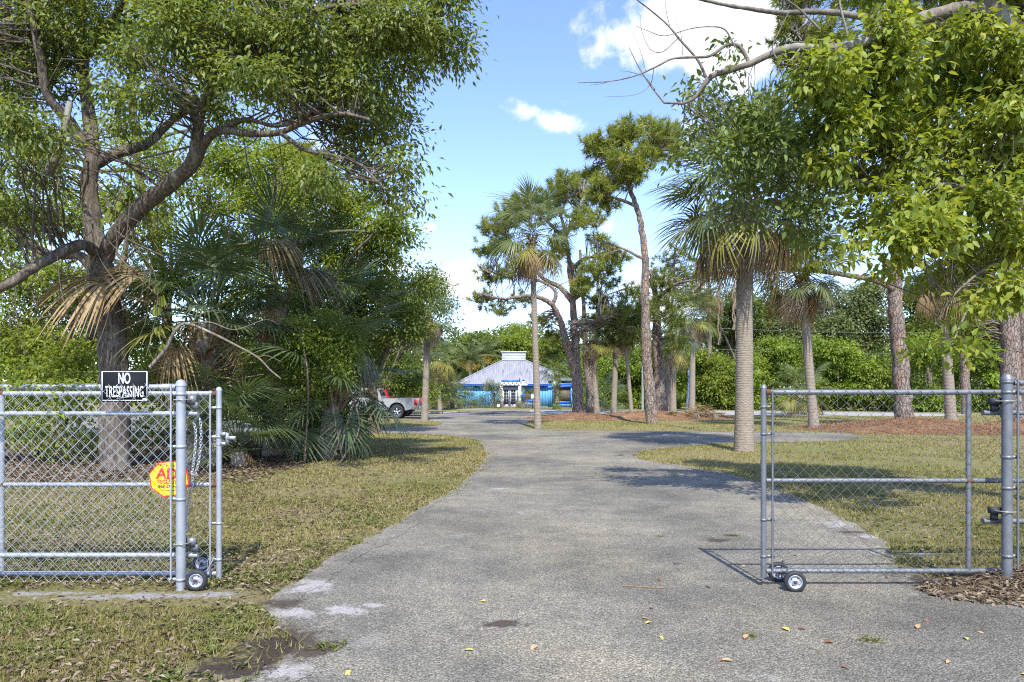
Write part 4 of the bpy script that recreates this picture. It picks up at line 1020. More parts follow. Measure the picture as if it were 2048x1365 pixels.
def palm(label, base, top, r0, r1, s, ng, ny, nd_, seed, green='green', group='cabbage palms', bend=0, boots=True, elmin=-25, name='cabbage_palm', deadmix=.5, nmid=0):
    rs = np.random.default_rng(seed); base = np.array(base, float); top = np.array(top, float)
    root = empty(name, base, label, 'palm tree', group)
    k = max(8, int(np.linalg.norm(top - base) / .16)); t = np.linspace(0, 1, k)
    pts = base + (top - base) * t[:, None]; pts[:, 0] += bend * np.sin(math.pi * t); pts[0][2] -= .1
    r = r0 + (r1 - r0) * t; r *= 1 + .25 * np.exp(-t * 14) * .7 + (np.arange(k) % 2) * .009 + rs.normal(size=k) * .012
    m = MB(); m.tube(pts, r, 14); m.build('trunk', BK['palm'], root, smooth=True)
    h = .55 * s
    if boots:
        m = MB()
        for i in range(22):
            a = i * 2.4; z = -h * .9 * rs.random(); q = top + np.array((math.cos(a) * r1 * .9, math.sin(a) * r1 * .9, z)); e = q + np.array((math.cos(a) * .16, math.sin(a) * .16, .26)) * s
            m.tube([q, (q + e) / 2 + np.array((0, 0, -.03)), e], [.05 * s, .04 * s, .02 * s], 5, tint=.3)
        m.build('boots', L['greystraw'] if deadmix < .5 else L['straw'], root)
    n = ng + ny
    for i in range(n):
        u = (i + .5) / n; el = R(86 - (86 - elmin) * u ** .85) + rs.normal() * .08; az = i * 2.399 + rs.normal() * .2
        kind = green if i < ng else 'yellow'
        p = top + np.array((math.cos(az) * r1 * .6, math.sin(az) * r1 * .6, h * (1 - u)))
        put_frond(root, kind, p, az, el, s * rs.uniform(.85, 1.08), rs)
    for i in range(nd_):
        az = i * 2.399 + rs.normal() * .3; el = R(-2 - 42 * rs.random())
        p = top + np.array((math.cos(az) * r1 * .7, math.sin(az) * r1 * .7, -.05 - .3 * s * rs.random()))
        put_frond(root, 'straw' if rs.random() < deadmix else 'grey', p, az, el, s * rs.uniform(.62, .82), rs)
    return root

palm('tall cabbage palm with thick ringed trunk at the driveway bend', gp(1488, 903), at(1490, 415, 18.5), .245, .2, 1.15, 56, 8, 22, 101, group=None, deadmix=.6, elmin=-28)
palm('cabbage palm with leaning trunk behind the long pine limb', gp(1628, 857), at(1603, 550, 30.3), .21, .17, 1.12, 42, 2, 20, 102, group=None, deadmix=.7, elmin=-30)
palm('slender tall palm with small shaggy head on the island tip', gp(1076, 858), at(1064, 478, 29.9), .155, .11, .95, 32, 10, 14, 103, group=None, deadmix=.3, elmin=-35)
palm('cabbage palm with smooth pale trunk behind the forked pine', gp(1193, 828), at(1184, 682, 50.8), .25, .2, .95, 22, 4, 6, 104, group=None)
palm('cabbage palm leaning right under dark pine boughs', gp(1227, 828), at(1233, 676, 50.8), .22, .19, .9, 20, 2, 4, 105, group=None)
palm('very thin palm trunk leaning left beside the utility pole', gp(1264, 836), at(1249, 664, 43), .13, .11, .75, 18, 2, 3, 106, group=None, boots=False)
palm('short cabbage palm rising behind the brush pile', gp(1346, 830), at(1346, 690, 48.5), .24, .2, .95, 22, 2, 5, 107, green='dark', group=None)
palm('cabbage palm with full shaggy head near the brush pile', gp(1384, 825), at(1386, 640, 54.6), .25, .19, 1.15, 32, 8, 12, 108, group=None, deadmix=.3)
palm('tall cabbage palm whose head shows above the shaggy palm', gp(1418, 819), at(1420, 585, 62), .2, .17, 1.15, 18, 8, 18, 109, group=None, deadmix=.4)
palm('cabbage palm with mottled trunk by the gate upright', gp(1903, 857), at(1884, 560, 30.3), .23, .19, 1.0, 22, 2, 18, 110, group=None, deadmix=.8)
palm('lone cabbage palm on the grass island beside the silver pickup', gp(849, 843), at(856, 640, 37.6), .19, .16, .85, 20, 4, 16, 111, group=None, deadmix=.2)
palm('golden drooping palm standing beyond the parked pickups', at(880, 822, 60) * np.array((1, 1, 0)), at(876, 728, 60), .18, .16, 1.05, 14, 16, 10, 112, group=None, elmin=-45)
palm('young palm bushing against the left end of the blue house', at(905, 822, 66) * np.array((1, 1, 0)), at(905, 796, 66), .2, .18, 1.0, 24, 4, 3, 113, group=None, boots=False)
palm('bushy palm growing between the pickups and the house', at(878, 822, 64) * np.array((1, 1, 0)), at(878, 800, 64), .2, .18, 1.0, 22, 6, 2, 114, group=None, boots=False)
palm('little palm in the bed right of the porch', at(1055, 819, 68.5) * np.array((1, 1, 0)), at(1054, 805, 68.5), .12, .1, .62, 10, 10, 2, 115, group=None, boots=False)
palm('dark palmetto growing at the foot of the vine hedge', gp(1205, 822), gp(1205, 822) + np.array((0, 0, .7)), .2, .18, 1.2, 24, 3, 4, 116, green='dark', group=None, boots=False)
palm('pale palmetto low in the hedge beside the leaning palm', gp(1590, 829), gp(1590, 829) + np.array((0, -1, 1.3)), .2, .18, 1.1, 20, 6, 6, 117, group=None, boots=False)
# queen palms with orange fruit behind the house
def pinnate(seed):
    rs = np.random.default_rng(seed); m = MB(); x = np.linspace(0, 3.2, 14); z = .35 * x - .17 * x ** 2; P = np.stack([x, np.zeros(14), z], 1)
    m.tube(P, np.linspace(.04, .01, 14), 4, cap=False, tint=.8)
    for i in range(2, 14):
        for s_ in (-1, 1):
            for k in range(3):
                b = P[i] + (P[i - 1] - P[i]) * k / 3; d = np.array((.45, s_ * 1., rs.normal() * .25)); e = b + d * .62 * (1 - .3 * i / 14); e[2] -= .3
                mm = (b + e) / 2 + np.array((0, 0, .06)); w = np.array((.03, 0, .0))
                m.add([b - w * .5, mm - w, e, mm + w], [(0, 1, 2), (0, 2, 3)], np.clip(.6 + rs.normal() * .2, 0, 1))
    return m.mesh('frond', L['palm'])
PINN = [pinnate(1), pinnate(2)]
for (bx, ty, Y, lab, sd) in ((938, 722, 86, 'feathery palm with orange fruit sprays behind the roof edge', 5), (968, 712, 92, 'taller feathery palm with orange fruit beside the cupola', 6)):
    base = at(bx, 820, Y); base[2] = 0; top = at(bx + 3, ty, Y); rs = np.random.default_rng(sd)
    root = empty('queen_palm', base, lab, 'palm tree'); m = MB(); m.tube([base, (base + top) / 2, top], [.2, .15, .13], 10); m.build('trunk', BK['palm'], root, smooth=True)
    for i in range(16):
        az = i * 2.399; el = R(65 - 80 * i / 16)
        place('frond', PINN[i % 2], root, Matrix.Translation(Vector(top)) @ Matrix.Rotation(az, 4, 'Z') @ Matrix.Rotation(-el, 4, 'Y') @ Matrix.Scale(.95, 4))
    for i in range(3):
        az = rs.uniform(3.4, 6.0); m = MB(); e = top + np.array((math.cos(az) * .9, math.sin(az) * .9, -.7))
        for k in range(22):
            q = e + rs.normal(size=3) * np.array((.22, .2, .3)); m.tube([top + (e - top) * .6, q], .012, 3, cap=False); m.lathe([(-.06, .001), (0, .07), (.06, .001)], q, (0, 0, 1), 5)
        m.build('fruit_spray', L['fruit'], root)

# --- pines
def pine(label, base, paths, blobs, seed, leaf, per=26, needles=34, nl=.42, nw=.019, twr=.03, flat=.75, group=None, tw=.8, maxlen=3.5, tmean=None, dead=True):
    rs = np.random.default_rng(seed); root = empty('pine_tree', base, label, 'tree', group)
    m, lp = limb_set(paths, rs, sides=12, jit=.05); m.build('trunk', BK['pine'], root, smooth=True)
    if not blobs: return root
    C, B = blob_points(rs, [b[:3] + (b[3] * 1.15, b[4] if len(b) > 4 else flat) for b in blobs], per, .5)
    t = MB(); twigs(t, C, lp, rs, twr, .008, share=tw, maxlen=maxlen); tag(t.build('branches', BK['limb'], root, smooth=True), kind='stuff')
    n = len(C); idx = np.repeat(np.arange(n), needles); N = len(idx); o = unit(C - B + rs.normal(size=C.shape) * .4 + np.array((0, 0, .5)))
    base_ = C[idx] + o[idx] * (rs.random((N, 1)) - .6) * nl * .9
    d = unit(o[idx] * .55 + unit(rs.normal(size=(N, 3)))); e = base_ + d * nl * rs.uniform(.6, 1.1, (N, 1)) + np.array((0, 0, -.03))
    s = unit(np.cross(d, rs.normal(size=(N, 3)))) * nw
    V = np.stack([base_ - s, base_ + s, e], 1).reshape(-1, 3); ct = np.clip(rs.normal(.55 if tmean is None else tmean, .2, n), 0, 1)
    mb = MB(); mb.add(V, np.arange(N * 3).reshape(-1, 3), np.repeat(np.clip(ct[idx] + rs.normal(0, .1, N), 0, 1), 3))
    tag(mb.build('crown', leaf, root), kind='stuff'); return root
def P_(pts, Y, dy=None):
    return [(x, y, Y + (0 if dy is None else dy[i])) for i, (x, y) in enumerate(pts)]
def B_(lst, Y, sp=2.0, seed=0):
    rs = np.random.default_rng(seed); return [(b[0], b[1], Y + rs.uniform(-sp, sp), b[2]) + tuple(b[3:]) for b in lst]
Yd = 42.8
pine('forked pine with twisting grey limbs on its pine straw heap', gp(1157, 836),
     [(P_([(1157, 842), (1156, 790), (1152, 735), (1150, 680), (1146, 610), (1140, 540), (1131, 470), (1118, 415)], Yd), .42, .08),
      (P_([(1152, 745), (1136, 700), (1126, 660), (1116, 630), (1098, 605), (1060, 592), (1010, 598), (968, 590)], Yd, [0, -.5, -.8, -1, -1.4, -1.8, -2, -2]), .3, .06),
      (P_([(1118, 635), (1106, 612), (1112, 590), (1100, 572), (1060, 556), (1010, 548), (975, 545)], Yd, [-1, -1, -1, -.8, -.5, 0, 0]), .16, .04),
      (P_([(1146, 605), (1120, 575), (1090, 560), (1050, 520), (1020, 480), (1000, 460)], Yd, [0, .3, .6, 1, 1.5, 2]), .2, .05),
      (P_([(1140, 545), (1165, 520), (1200, 512), (1240, 500)], Yd, [0, -.5, -1, -1.4]), .16, .04),
      (P_([(1146, 600), (1175, 580), (1200, 545), (1220, 540)], Yd, [0, .5, 1, 1.2]), .15, .04),
      (P_([(1131, 475), (1150, 430), (1165, 385)], Yd), .12, .05), (P_([(1131, 480), (1090, 440), (1055, 420)], Yd), .12, .05)],
     B_([(1110, 395, 42), (1165, 375, 38), (1130, 360, 26), (1060, 415, 45), (1015, 430, 32), (985, 455, 28), (968, 495, 24), (1005, 490, 26), (1185, 430, 28), (1160, 440, 26), (975, 550, 24), (1010, 545, 22), (965, 600, 24), (1000, 618, 20), (1070, 520, 22),
         (1115, 500, 24), (1190, 530, 34), (1215, 500, 26), (1165, 570, 26), (1235, 520, 26), (1040, 600, 22), (1195, 480, 22), (1085, 640, 24)], Yd, 2.0, 1), 201, L['needle'], per=330, needles=52)
Yj = 34.7
pine('tall slim pine with wide flat crown above the palms', gp(1303, 848),
     [(P_([(1304, 856), (1299, 780), (1293, 700), (1290, 600), (1290, 520), (1283, 455), (1270, 405), (1250, 350), (1245, 290)], Yj), .33, .07),
      (P_([(1272, 412), (1240, 400), (1205, 392), (1180, 400)], Yj, [0, -.5, -.8, -1]), .1, .03), (P_([(1260, 375), (1230, 345), (1200, 310)], Yj), .1, .03),
      (P_([(1250, 350), (1285, 320), (1310, 285)], Yj), .1, .03), (P_([(1290, 520), (1240, 495), (1190, 480)], Yj, [0, .5, 1]), .09, .03)],
     B_([(1215, 285, 32), (1255, 262, 32), (1300, 262, 34), (1335, 268, 28), (1190, 300, 22), (1183, 345, 20), (1205, 375, 30), (1245, 320, 34), (1290, 305, 34), (1235, 365, 28), (1190, 395, 22), (1270, 345, 26), (1175, 280, 16), (1345, 300, 26), (1215, 410, 20)], Yj, 1.6, 2),
     202, L['needle'], per=330, needles=52)
Yk = 45.5
pine('thick dark barked pine beside the slim tall one', gp(1322, 833), [(P_([(1323, 838), (1318, 740), (1313, 640), (1310, 590), (1300, 540)], Yk), .5, .12),
     (P_([(1313, 640), (1270, 640), (1230, 650), (1195, 640)], Yk, [0, -2, -3, -4]), .16, .05), (P_([(1312, 600), (1350, 570), (1390, 560)], Yk, [0, -1, -2]), .16, .05), (P_([(1312, 620), (1260, 580), (1215, 590)], Yk, [0, 1, 2]), .14, .04)],
     B_([(1240, 635, 42), (1290, 620, 32), (1335, 605, 34), (1205, 610, 30), (1265, 670, 30), (1230, 680, 26), (1345, 640, 26), (1280, 660, 30), (1195, 650, 26), (1215, 560, 26), (1265, 590, 30), (1350, 690, 24), (1110, 680, 24), (1095, 710, 18), (1320, 560, 30)], Yk - 2, 2.0, 3), 203, L['needledark'], per=300, needles=50, maxlen=5)
pine('yellow green pine bough tree behind the shaggy palms', at(1350, 823, 58) * np.array((1, 1, 0)), [(P_([(1335, 826), (1338, 700), (1345, 600), (1350, 500)], 58), .22, .08)],
     B_([(1350, 565, 40), (1385, 545, 34), (1330, 530, 32), (1400, 580, 28), (1370, 500, 30), (1420, 545, 26)], 57, 2, 4), 204, L['needleyellow'], per=260, needles=48)
pine('double stemmed grey pine behind the forked one', gp(1180, 828), [(P_([(1181, 832), (1179, 770), (1173, 730), (1170, 670), (1166, 590), (1160, 500)], 50.8), .36, .1), (P_([(1179, 752), (1188, 700), (1194, 640), (1196, 560)], 50.8), .28, .1)],
     B_([(1165, 650, 28), (1190, 600, 28), (1175, 560, 26), (1205, 640, 22), (1150, 540, 24)], 50, 2, 5), 205, L['needledark'], per=260, needles=46)
Yn = 30.0
pine('thick leaning pine with a long bare side limb and stub', gp(1808, 858),
     [(P_([(1810, 858), (1807, 830), (1803, 760), (1797, 680), (1790, 600), (1793, 520), (1796, 440), (1790, 350), (1770, 200), (1740, 60), (1725, -40)], Yn), .42, .16),
      (P_([(1792, 588), (1775, 572), (1745, 560), (1700, 552), (1640, 543), (1570, 538), (1510, 537), (1460, 545), (1410, 562), (1385, 585)], Yn, [0, -.2, -.4, -.6, -.8, -1, -1, -1, -1, -1]), .15, .05),
      (P_([(1793, 545), (1775, 528), (1758, 515)], Yn), .17, .12), (P_([(1780, 280), (1700, 180), (1620, 90), (1570, 50)], Yn), .16, .05), (P_([(1760, 150), (1840, 100), (1900, 60)], Yn), .14, .05), (P_([(1793, 460), (1850, 420), (1900, 400)], Yn), .12, .04)],
     B_([(1605, 505, 24), (1595, 480, 20), (1620, 535, 18), (1580, 525, 18), (1640, 520, 12)], Yn - 1, .6, 6) + B_([(1580, 60, 40), (1620, 110, 40), (1565, 110, 26), (1660, 60, 40), (1710, 140, 50), (1640, 170, 34), (1800, 80, 60), (1900, 60, 50), (1850, 180, 50), (1760, 220, 40), (1930, 390, 40), (1880, 420, 30), (1720, -40, 70), (1600, -20, 50), (1850, -30, 60)], Yn, 2, 7), 206, L['needleyellow'], per=200, needles=48)
pine('stout scaly pine just past the gate post', gp(2022, 858), [(P_([(2026, 862), (2024, 820), (2021, 700), (2017, 600), (2012, 450), (2008, 200), (2000, -50)], 29), .46, .25), (P_([(2014, 560), (1960, 590), (1925, 640), (1905, 690)], 29, [0, -1, -1.5, -2]), .07, .02)],
     B_([(1950, 655, 26), (1985, 640, 22), (1920, 640, 20), (1960, 700, 16)], 30, 1, 8), 207, L['needleyellow'], per=220, needles=46)
pine('second scaly pine half hidden behind the stout one', gp(2050, 850), [(P_([(2050, 856), (2047, 700), (2044, 500), (2040, 200), (2035, -50)], 32), .3, .2)], [], 208, L['needle'])
pine('thin pine trunk seen between the gate upright and hedge', gp(1932, 829), [(P_([(1933, 832), (1930, 750), (1925, 650), (1920, 540), (1915, 300)], 49), .33, .2)], B_([(1960, 600, 26), (1890, 590, 26), (1930, 560, 30)], 49, 1.5, 9), 209, L['needle'], per=220, needles=46)
pine('vine hung pine rising behind the left palms', at(600, 900, 27) * np.array((1, 1, 0)), [(P_([(595, 850), (598, 600), (602, 420), (606, 300)], 27), .22, .08)],
     B_([(570, 360, 30), (610, 340, 32), (590, 400, 30), (640, 330, 28), (600, 300, 26), (560, 310, 24)], 27, 1.2, 10), 210, L['needleyellow'], per=260, needles=48, tmean=.7)

# hanging aerial roots and vines by the big palm
for (x, y0, y1, Y, lab) in ((1438, 510, 690, 27, 'long brown hanging vine left of its twin strands'), (1467, 520, 660, 25, 'shorter twisted hanging vine strand beside the big palm'), (1474, 500, 715, 25.5, 'longest twisted hanging vine beside the big palm trunk')):
    rs = np.random.default_rng(x); m = MB(); n = 24
    for k in range(2):
        p = np.array([at(x + 2.5 * math.sin(i * .9 + k * 2) + k, y0 + (y1 - y0) * i / n, Y) for i in range(n + 1)]); m.tube(p, .022 + .02 * rs.random(n + 1), 5)
    tag(m.build('hanging_vine', BK['vinestem'], loc=p[-1]), lab, 'vine')

# --- the big spreading tree on the left
Ys = 14.0
dz = lambda *a: list(a)
s_paths = [
 (P_([(232, 960), (230, 860), (228, 745), (222, 650), (205, 570), (198, 520)], Ys), .30, .25),
 (P_([(202, 540), (186, 440), (178, 370), (185, 310), (178, 230), (165, 120), (160, 0), (150, -150)], Ys, dz(0, 0, 0, 0, .2, .4, .6, .8)), .20, .09),
 (P_([(206, 520), (232, 470), (285, 412), (345, 365), (388, 322), (395, 285)], Ys, dz(0, -.3, -.6, -.9, -1.2, -1.3)), .17, .13),
 (P_([(395, 290), (398, 240), (410, 200), (440, 170), (500, 120), (560, 60)], Ys, dz(-1.3, -1.4, -1.5, -1.7, -2, -2.2)), .12, .04),
 (P_([(393, 320), (410, 285), (440, 262), (500, 268), (560, 265), (610, 245), (680, 228), (740, 240)], Ys, dz(-1.2, -1.3, -1.5, -1.8, -2, -2.2, -2.4, -2.6)), .10, .025),
 (P_([(560, 265), (610, 300), (660, 310), (720, 330), (770, 380)], Ys, dz(-2, -2.2, -2.4, -2.6, -2.8)), .045, .014),
 (P_([(440, 262), (490, 240), (550, 252), (600, 240), (660, 190)], Ys, dz(-1.5, -1.6, -1.7, -1.8, -1.8)), .06, .015),
 (P_([(185, 330), (230, 308), (290, 290), (320, 265), (350, 235)], Ys, dz(0, .3, .6, .9, 1.1)), .13, .07),
 (P_([(345, 240), (420, 190), (500, 150), (600, 100), (700, 90), (780, 85)], Ys, dz(1.1, 1.2, 1.3, 1.4, 1.5, 1.6)), .08, .02),
 (P_([(180, 305), (140, 245), (95, 190), (80, 110), (60, 20), (30, -100)], Ys, dz(0, -.2, -.5, -.7, -.8, -1)), .12, .05),
 (P_([(202, 515), (165, 490), (110, 512), (60, 540), (15, 570), (-60, 600)], Ys, dz(0, -.7, -1.2, -1.5, -1.8, -2)), .12, .07),
 (P_([(205, 580), (165, 515), (110, 510), (60, 490), (20, 420), (-20, 370)], Ys, dz(0, .4, .8, 1, 1.2, 1.4)), .12, .06),
 (P_([(235, 240), (240, 200), (270, 140), (300, 60), (315, 0)], Ys, dz(.5, .6, .8, 1, 1.2)), .07, .05),
 (P_([(560, 60), (640, 20), (720, 10), (800, 30), (860, 60)], Ys, dz(-2.2, -2.2, -2.1, -2, -2)), .05, .015),
 (P_([(165, 120), (230, 30), (300, -60), (420, -120), (600, -150)], Ys, dz(.4, 0, -.5, -1, -1.5)), .1, .04)]
s_blobs = B_([(40, 60, 85), (120, 40, 80), (60, 150, 70), (20, 240, 60), (200, 60, 60), (110, 120, 50), (260, 110, 50, .7), (340, 60, 75), (420, 90, 75), (400, 30, 70), (480, 60, 70), (540, 110, 75, .7), (560, 30, 70),
               (620, 70, 75), (680, 40, 70), (700, 110, 70, .7), (760, 60, 75), (820, 50, 60), (840, 110, 55), (890, 70, 45), (905, 110, 38, .7), (650, 160, 65, .6), (590, 190, 60, .6), (520, 160, 55, .6), (720, 180, 65, .6), (780, 150, 60, .7),
               (770, 215, 50), (800, 260, 42), (745, 270, 48), (800, 330, 40), (780, 380, 40), (820, 400, 24), (730, 330, 40), (690, 250, 40), (60, 330, 60), (20, 420, 60), (120, 270, 36), (300, 200, 45), (340, 150, 45), (230, 170, 40),
               (640, 350, 40), (440, 140, 50, .6), (590, 130, 50), (680, 290, 36), (250, 250, 34), (440, 220, 36)], Ys - 1.0, 2.2, 21)
s_blobs += [(100, -60, Ys, 120), (300, -70, Ys - 1, 130), (520, -60, Ys - 1.5, 120), (720, -50, Ys - 1, 110), (880, -20, Ys - 2, 60), (-120, 100, Ys, 150), (-100, 350, Ys, 120), (400, -220, Ys - 1, 160), (700, -200, Ys - 1, 130), (150, -240, Ys, 160)]
big, Cs, lps, rss = broadleaf('spreading_tree', 'large spreading tree with twisting dark limbs arching over the fence', at(232, 945, Ys) * np.array((1, 1, 0)), s_paths, s_blobs, L['oak'], BK['oak'], 301, 66, 46, .34, .125, .052, .55, .5, tw=.75, twr=.018, sides=14, maxlen=2.2)
m = MB(); q = smooth_path([at(140, 205, Ys - 1.6), at(128, 260, Ys - 1.7), at(112, 310, Ys - 1.8), at(95, 352, Ys - 1.8)], 6); m.tube(q, np.linspace(.05, .085, len(q)), 9); m.build('broken_branch', BK['limb'], big, smooth=True)
# limp bare twigs and vine strands hanging in the crown
m = MB(); rs = np.random.default_rng(33)
for i in range(260):
    x = rs.uniform(-30, 760); y = rs.uniform(180, 420) if rs.random() < .55 else rs.uniform(380, 620); Y = Ys + rs.uniform(-2, 2.5); k = rs.normal() * 60; ln = rs.uniform(30, 150)
    if y > 380 and x > 330: x = rs.uniform(-30, 300)
    q = smooth_path([at(x, y, Y), at(x + k * .3, y + ln * .5, Y), at(x + k, y + ln, Y + rs.normal() * .2)], 4); m.tube(q, rs.uniform(.003, .011), 4, cap=False)
tag(m.build('hanging_twigs', BK['twig'], big), kind='stuff')

# --- the overhanging tree on the right
Yr = 8.6
r_paths = [
 (P_([(2330, 1100), (2290, 800), (2210, 500), (2110, 250), (2030, 90), (1975, 10), (1940, -120)], Yr), .24, .15),
 (P_([(2000, 45), (1945, 18), (1890, 25), (1830, 42), (1770, 72), (1700, 92), (1650, 100), (1600, 95), (1555, 103), (1500, 128), (1430, 150), (1408, 170), (1390, 195), (1365, 207), (1328, 206)], Yr, [0, -.1, -.2, -.3, -.4, -.5, -.5, -.5, -.5, -.5, -.5, -.5, -.5, -.5, -.5]), .095, .012),
 (P_([(1328, 206), (1300, 170), (1275, 130), (1258, 95)], Yr - .5), .011, .004),
 (P_([(1310, 180), (1290, 155), (1262, 145), (1240, 142)], Yr - .5), .006, .002),
 (P_([(1500, 128), (1480, 95), (1455, 90), (1420, 112), (1385, 115), (1345, 118), (1310, 135), (1270, 152), (1220, 163), (1155, 166)], Yr - .5, [0, 0, 0, -.1, -.1, -.1, -.2, -.2, -.2, -.2]), .026, .004),
 (P_([(1225, 162), (1200, 168), (1180, 171)], Yr - .6), .005, .002), (P_([(1308, 136), (1300, 170), (1270, 190), (1210, 194)], Yr - .6), .006, .002),
 (P_([(1412, 155), (1395, 120), (1360, 80), (1335, 50), (1300, 20), (1265, -8), (1240, -40)], Yr - .5), .018, .006),
 (P_([(1470, 95), (1450, 60), (1420, 54), (1380, 58), (1330, 72), (1295, 62), (1272, 52)], Yr - .55), .01, .003), (P_([(1355, 78), (1325, 104), (1300, 98), (1283, 60), (1280, 30)], Yr - .55), .007, .002),
 (P_([(1340, 55), (1332, 20), (1330, -20)], Yr - .5), .006, .003), (P_([(1365, 110), (1362, 70), (1350, 36)], Yr - .5), .005, .002), (P_([(1292, 145), (1280, 100), (1266, 65)], Yr - .5), .004, .002),
 (P_([(1770, 75), (1790, 55), (1760, 42), (1700, 30), (1640, 24), (1560, 26), (1500, 18), (1440, 8), (1390, -5), (1340, -30)], Yr, [-.4, -.3, -.2, -.1, 0, 0, 0, 0, 0, 0]), .06, .012),
 (P_([(1700, 92), (1690, 50), (1680, 10), (1675, -40)], Yr - .4), .016, .01), (P_([(1600, 98), (1570, 130), (1545, 100), (1560, 60), (1580, 20)], Yr - .6), .012, .006), (P_([(1640, 60), (1600, 20), (1560, -10)], Yr - .2), .016, .008),
 (P_([(1830, 45), (1800, 0), (1780, -50)], Yr - .2), .03, .02), (P_([(1690, 95), (1640, 80), (1590, 85), (1565, 70)], Yr - .5), .01, .004),
 (P_([(2090, 200), (1990, 190), (1900, 150), (1870, 190), (1860, 260)], Yr, [0, .5, .8, 1, 1]), .07, .03),
 (P_([(2150, 360), (2048, 372), (1980, 385), (1900, 370), (1800, 380), (1700, 360), (1560, 365)], Yr, [0, -.2, -.4, -.3, 0, .3, .6]), .065, .012),
 (P_([(2180, 430), (2080, 480), (2000, 520), (1940, 560), (1900, 600), (1870, 650)], Yr, [0, -.3, -.5, -.6, -.6, -.6]), .04, .007),
 (P_([(1560, 300), (1500, 250), (1440, 200)], Yr + .6), .012, .005), (P_([(1700, 360), (1600, 430), (1480, 450), (1420, 470)], Yr + .3), .012, .004), (P_([(1860, 260), (1750, 260), (1620, 250), (1500, 230), (1420, 250)], Yr + .8), .03, .008)]
rd_blobs = B_([(1430, 230, 50), (1490, 220, 55), (1560, 200, 50), (1400, 310, 30), (1350, 320, 18), (1460, 300, 55), (1530, 290, 60), (1600, 270, 55), (1430, 380, 24), (1480, 370, 40), (1550, 370, 50), (1610, 350, 50), (1500, 430, 36), (1580, 430, 40), (1440, 440, 26), (1640, 420, 40), (1640, 470, 30), (1600, 480, 22),
                (1450, 165, 26), (1380, 175, 20), (1375, 270, 26), (1455, 95, 14), (1400, 205, 26)], Yr + .4, .8, 31)
ry_blobs = B_([(1650, 150, 60), (1720, 170, 65), (1790, 130, 60), (1680, 240, 60), (1750, 250, 65), (1830, 220, 65), (1900, 130, 60), (1890, 260, 60), (1960, 190, 65), (2010, 100, 60), (2030, 220, 60), (1960, 300, 60), (1830, 320, 60), (1740, 340, 55), (2030, 330, 60), (1900, 370, 60), (1800, 400, 50),
               (1980, 410, 60), (1870, 460, 50), (2040, 470, 55), (1960, 510, 50), (1740, 440, 40), (1810, 480, 40), (1920, 550, 38), (1990, 580, 34), (1870, 560, 30), (1780, 540, 24), (2040, 570, 36), (1960, 610, 26), (1660, 330, 45), (1700, 480, 22), (1690, 520, 16), (1925, 690, 22), (1945, 720, 14), (1840, 690, 14), (1880, 640, 16), (2000, 20, 60), (1930, 60, 50), (1780, 60, 45)], Yr - .2, .9, 32)
ry_blobs += [(2150, 150, Yr, 120), (2160, 350, Yr, 120), (2180, 520, Yr, 90), (2000, -80, Yr, 120), (1800, -90, Yr + .5, 110), (2200, 0, Yr, 130)]
right, Cr, lpr, rsr = broadleaf('overhanging_tree', 'leafy tree reaching over the driveway with a pale bare limb', at(2330, 1100, Yr) * np.array((1, 1, 0)), r_paths, ry_blobs, L['near'], BK['limb'], 302, 95, 20, .2, .118, .062, .6, .6, rich=True, tw=.6, twr=.009, sides=10, maxlen=1.0)
rs = np.random.default_rng(303)
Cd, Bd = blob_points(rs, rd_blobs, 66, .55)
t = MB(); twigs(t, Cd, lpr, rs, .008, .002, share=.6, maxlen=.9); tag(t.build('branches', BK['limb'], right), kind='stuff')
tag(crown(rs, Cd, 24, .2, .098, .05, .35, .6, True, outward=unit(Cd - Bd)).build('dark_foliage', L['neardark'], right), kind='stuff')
# single leaves at the front of the crown, each its own piece
lm_ = MB(); add_leaves(lm_, np.zeros((1, 3)), np.array([[1., 0, 0]]), np.array([[0, 0, 1.]]), .12, .066, np.array([.55]), True); leaf_me = lm_.mesh('leaf', L['near'])
lm_ = MB(); add_leaves(lm_, np.zeros((1, 3)), np.array([[1., 0, 0]]), np.array([[0, 0, 1.]]), .11, .06, np.array([.95]), True); leaf_me2 = lm_.mesh('leaf', L['near'])
front = np.argsort(Cr[:, 1])[:100]
for i in range(280):
    c = Cr[front[rs.integers(len(front))]] + rs.normal(size=3) * np.array((.12, .08, .1))
    q = Vector((rs.normal(), rs.normal() - .5, rs.normal() - .8)).to_track_quat('X', 'Z')
    place('leaf', leaf_me if rs.random() < .7 else leaf_me2, right, Matrix.Translation(Vector(c)) @ q.to_matrix().to_4x4() @ Matrix.Scale(rs.uniform(.8, 1.15), 4))

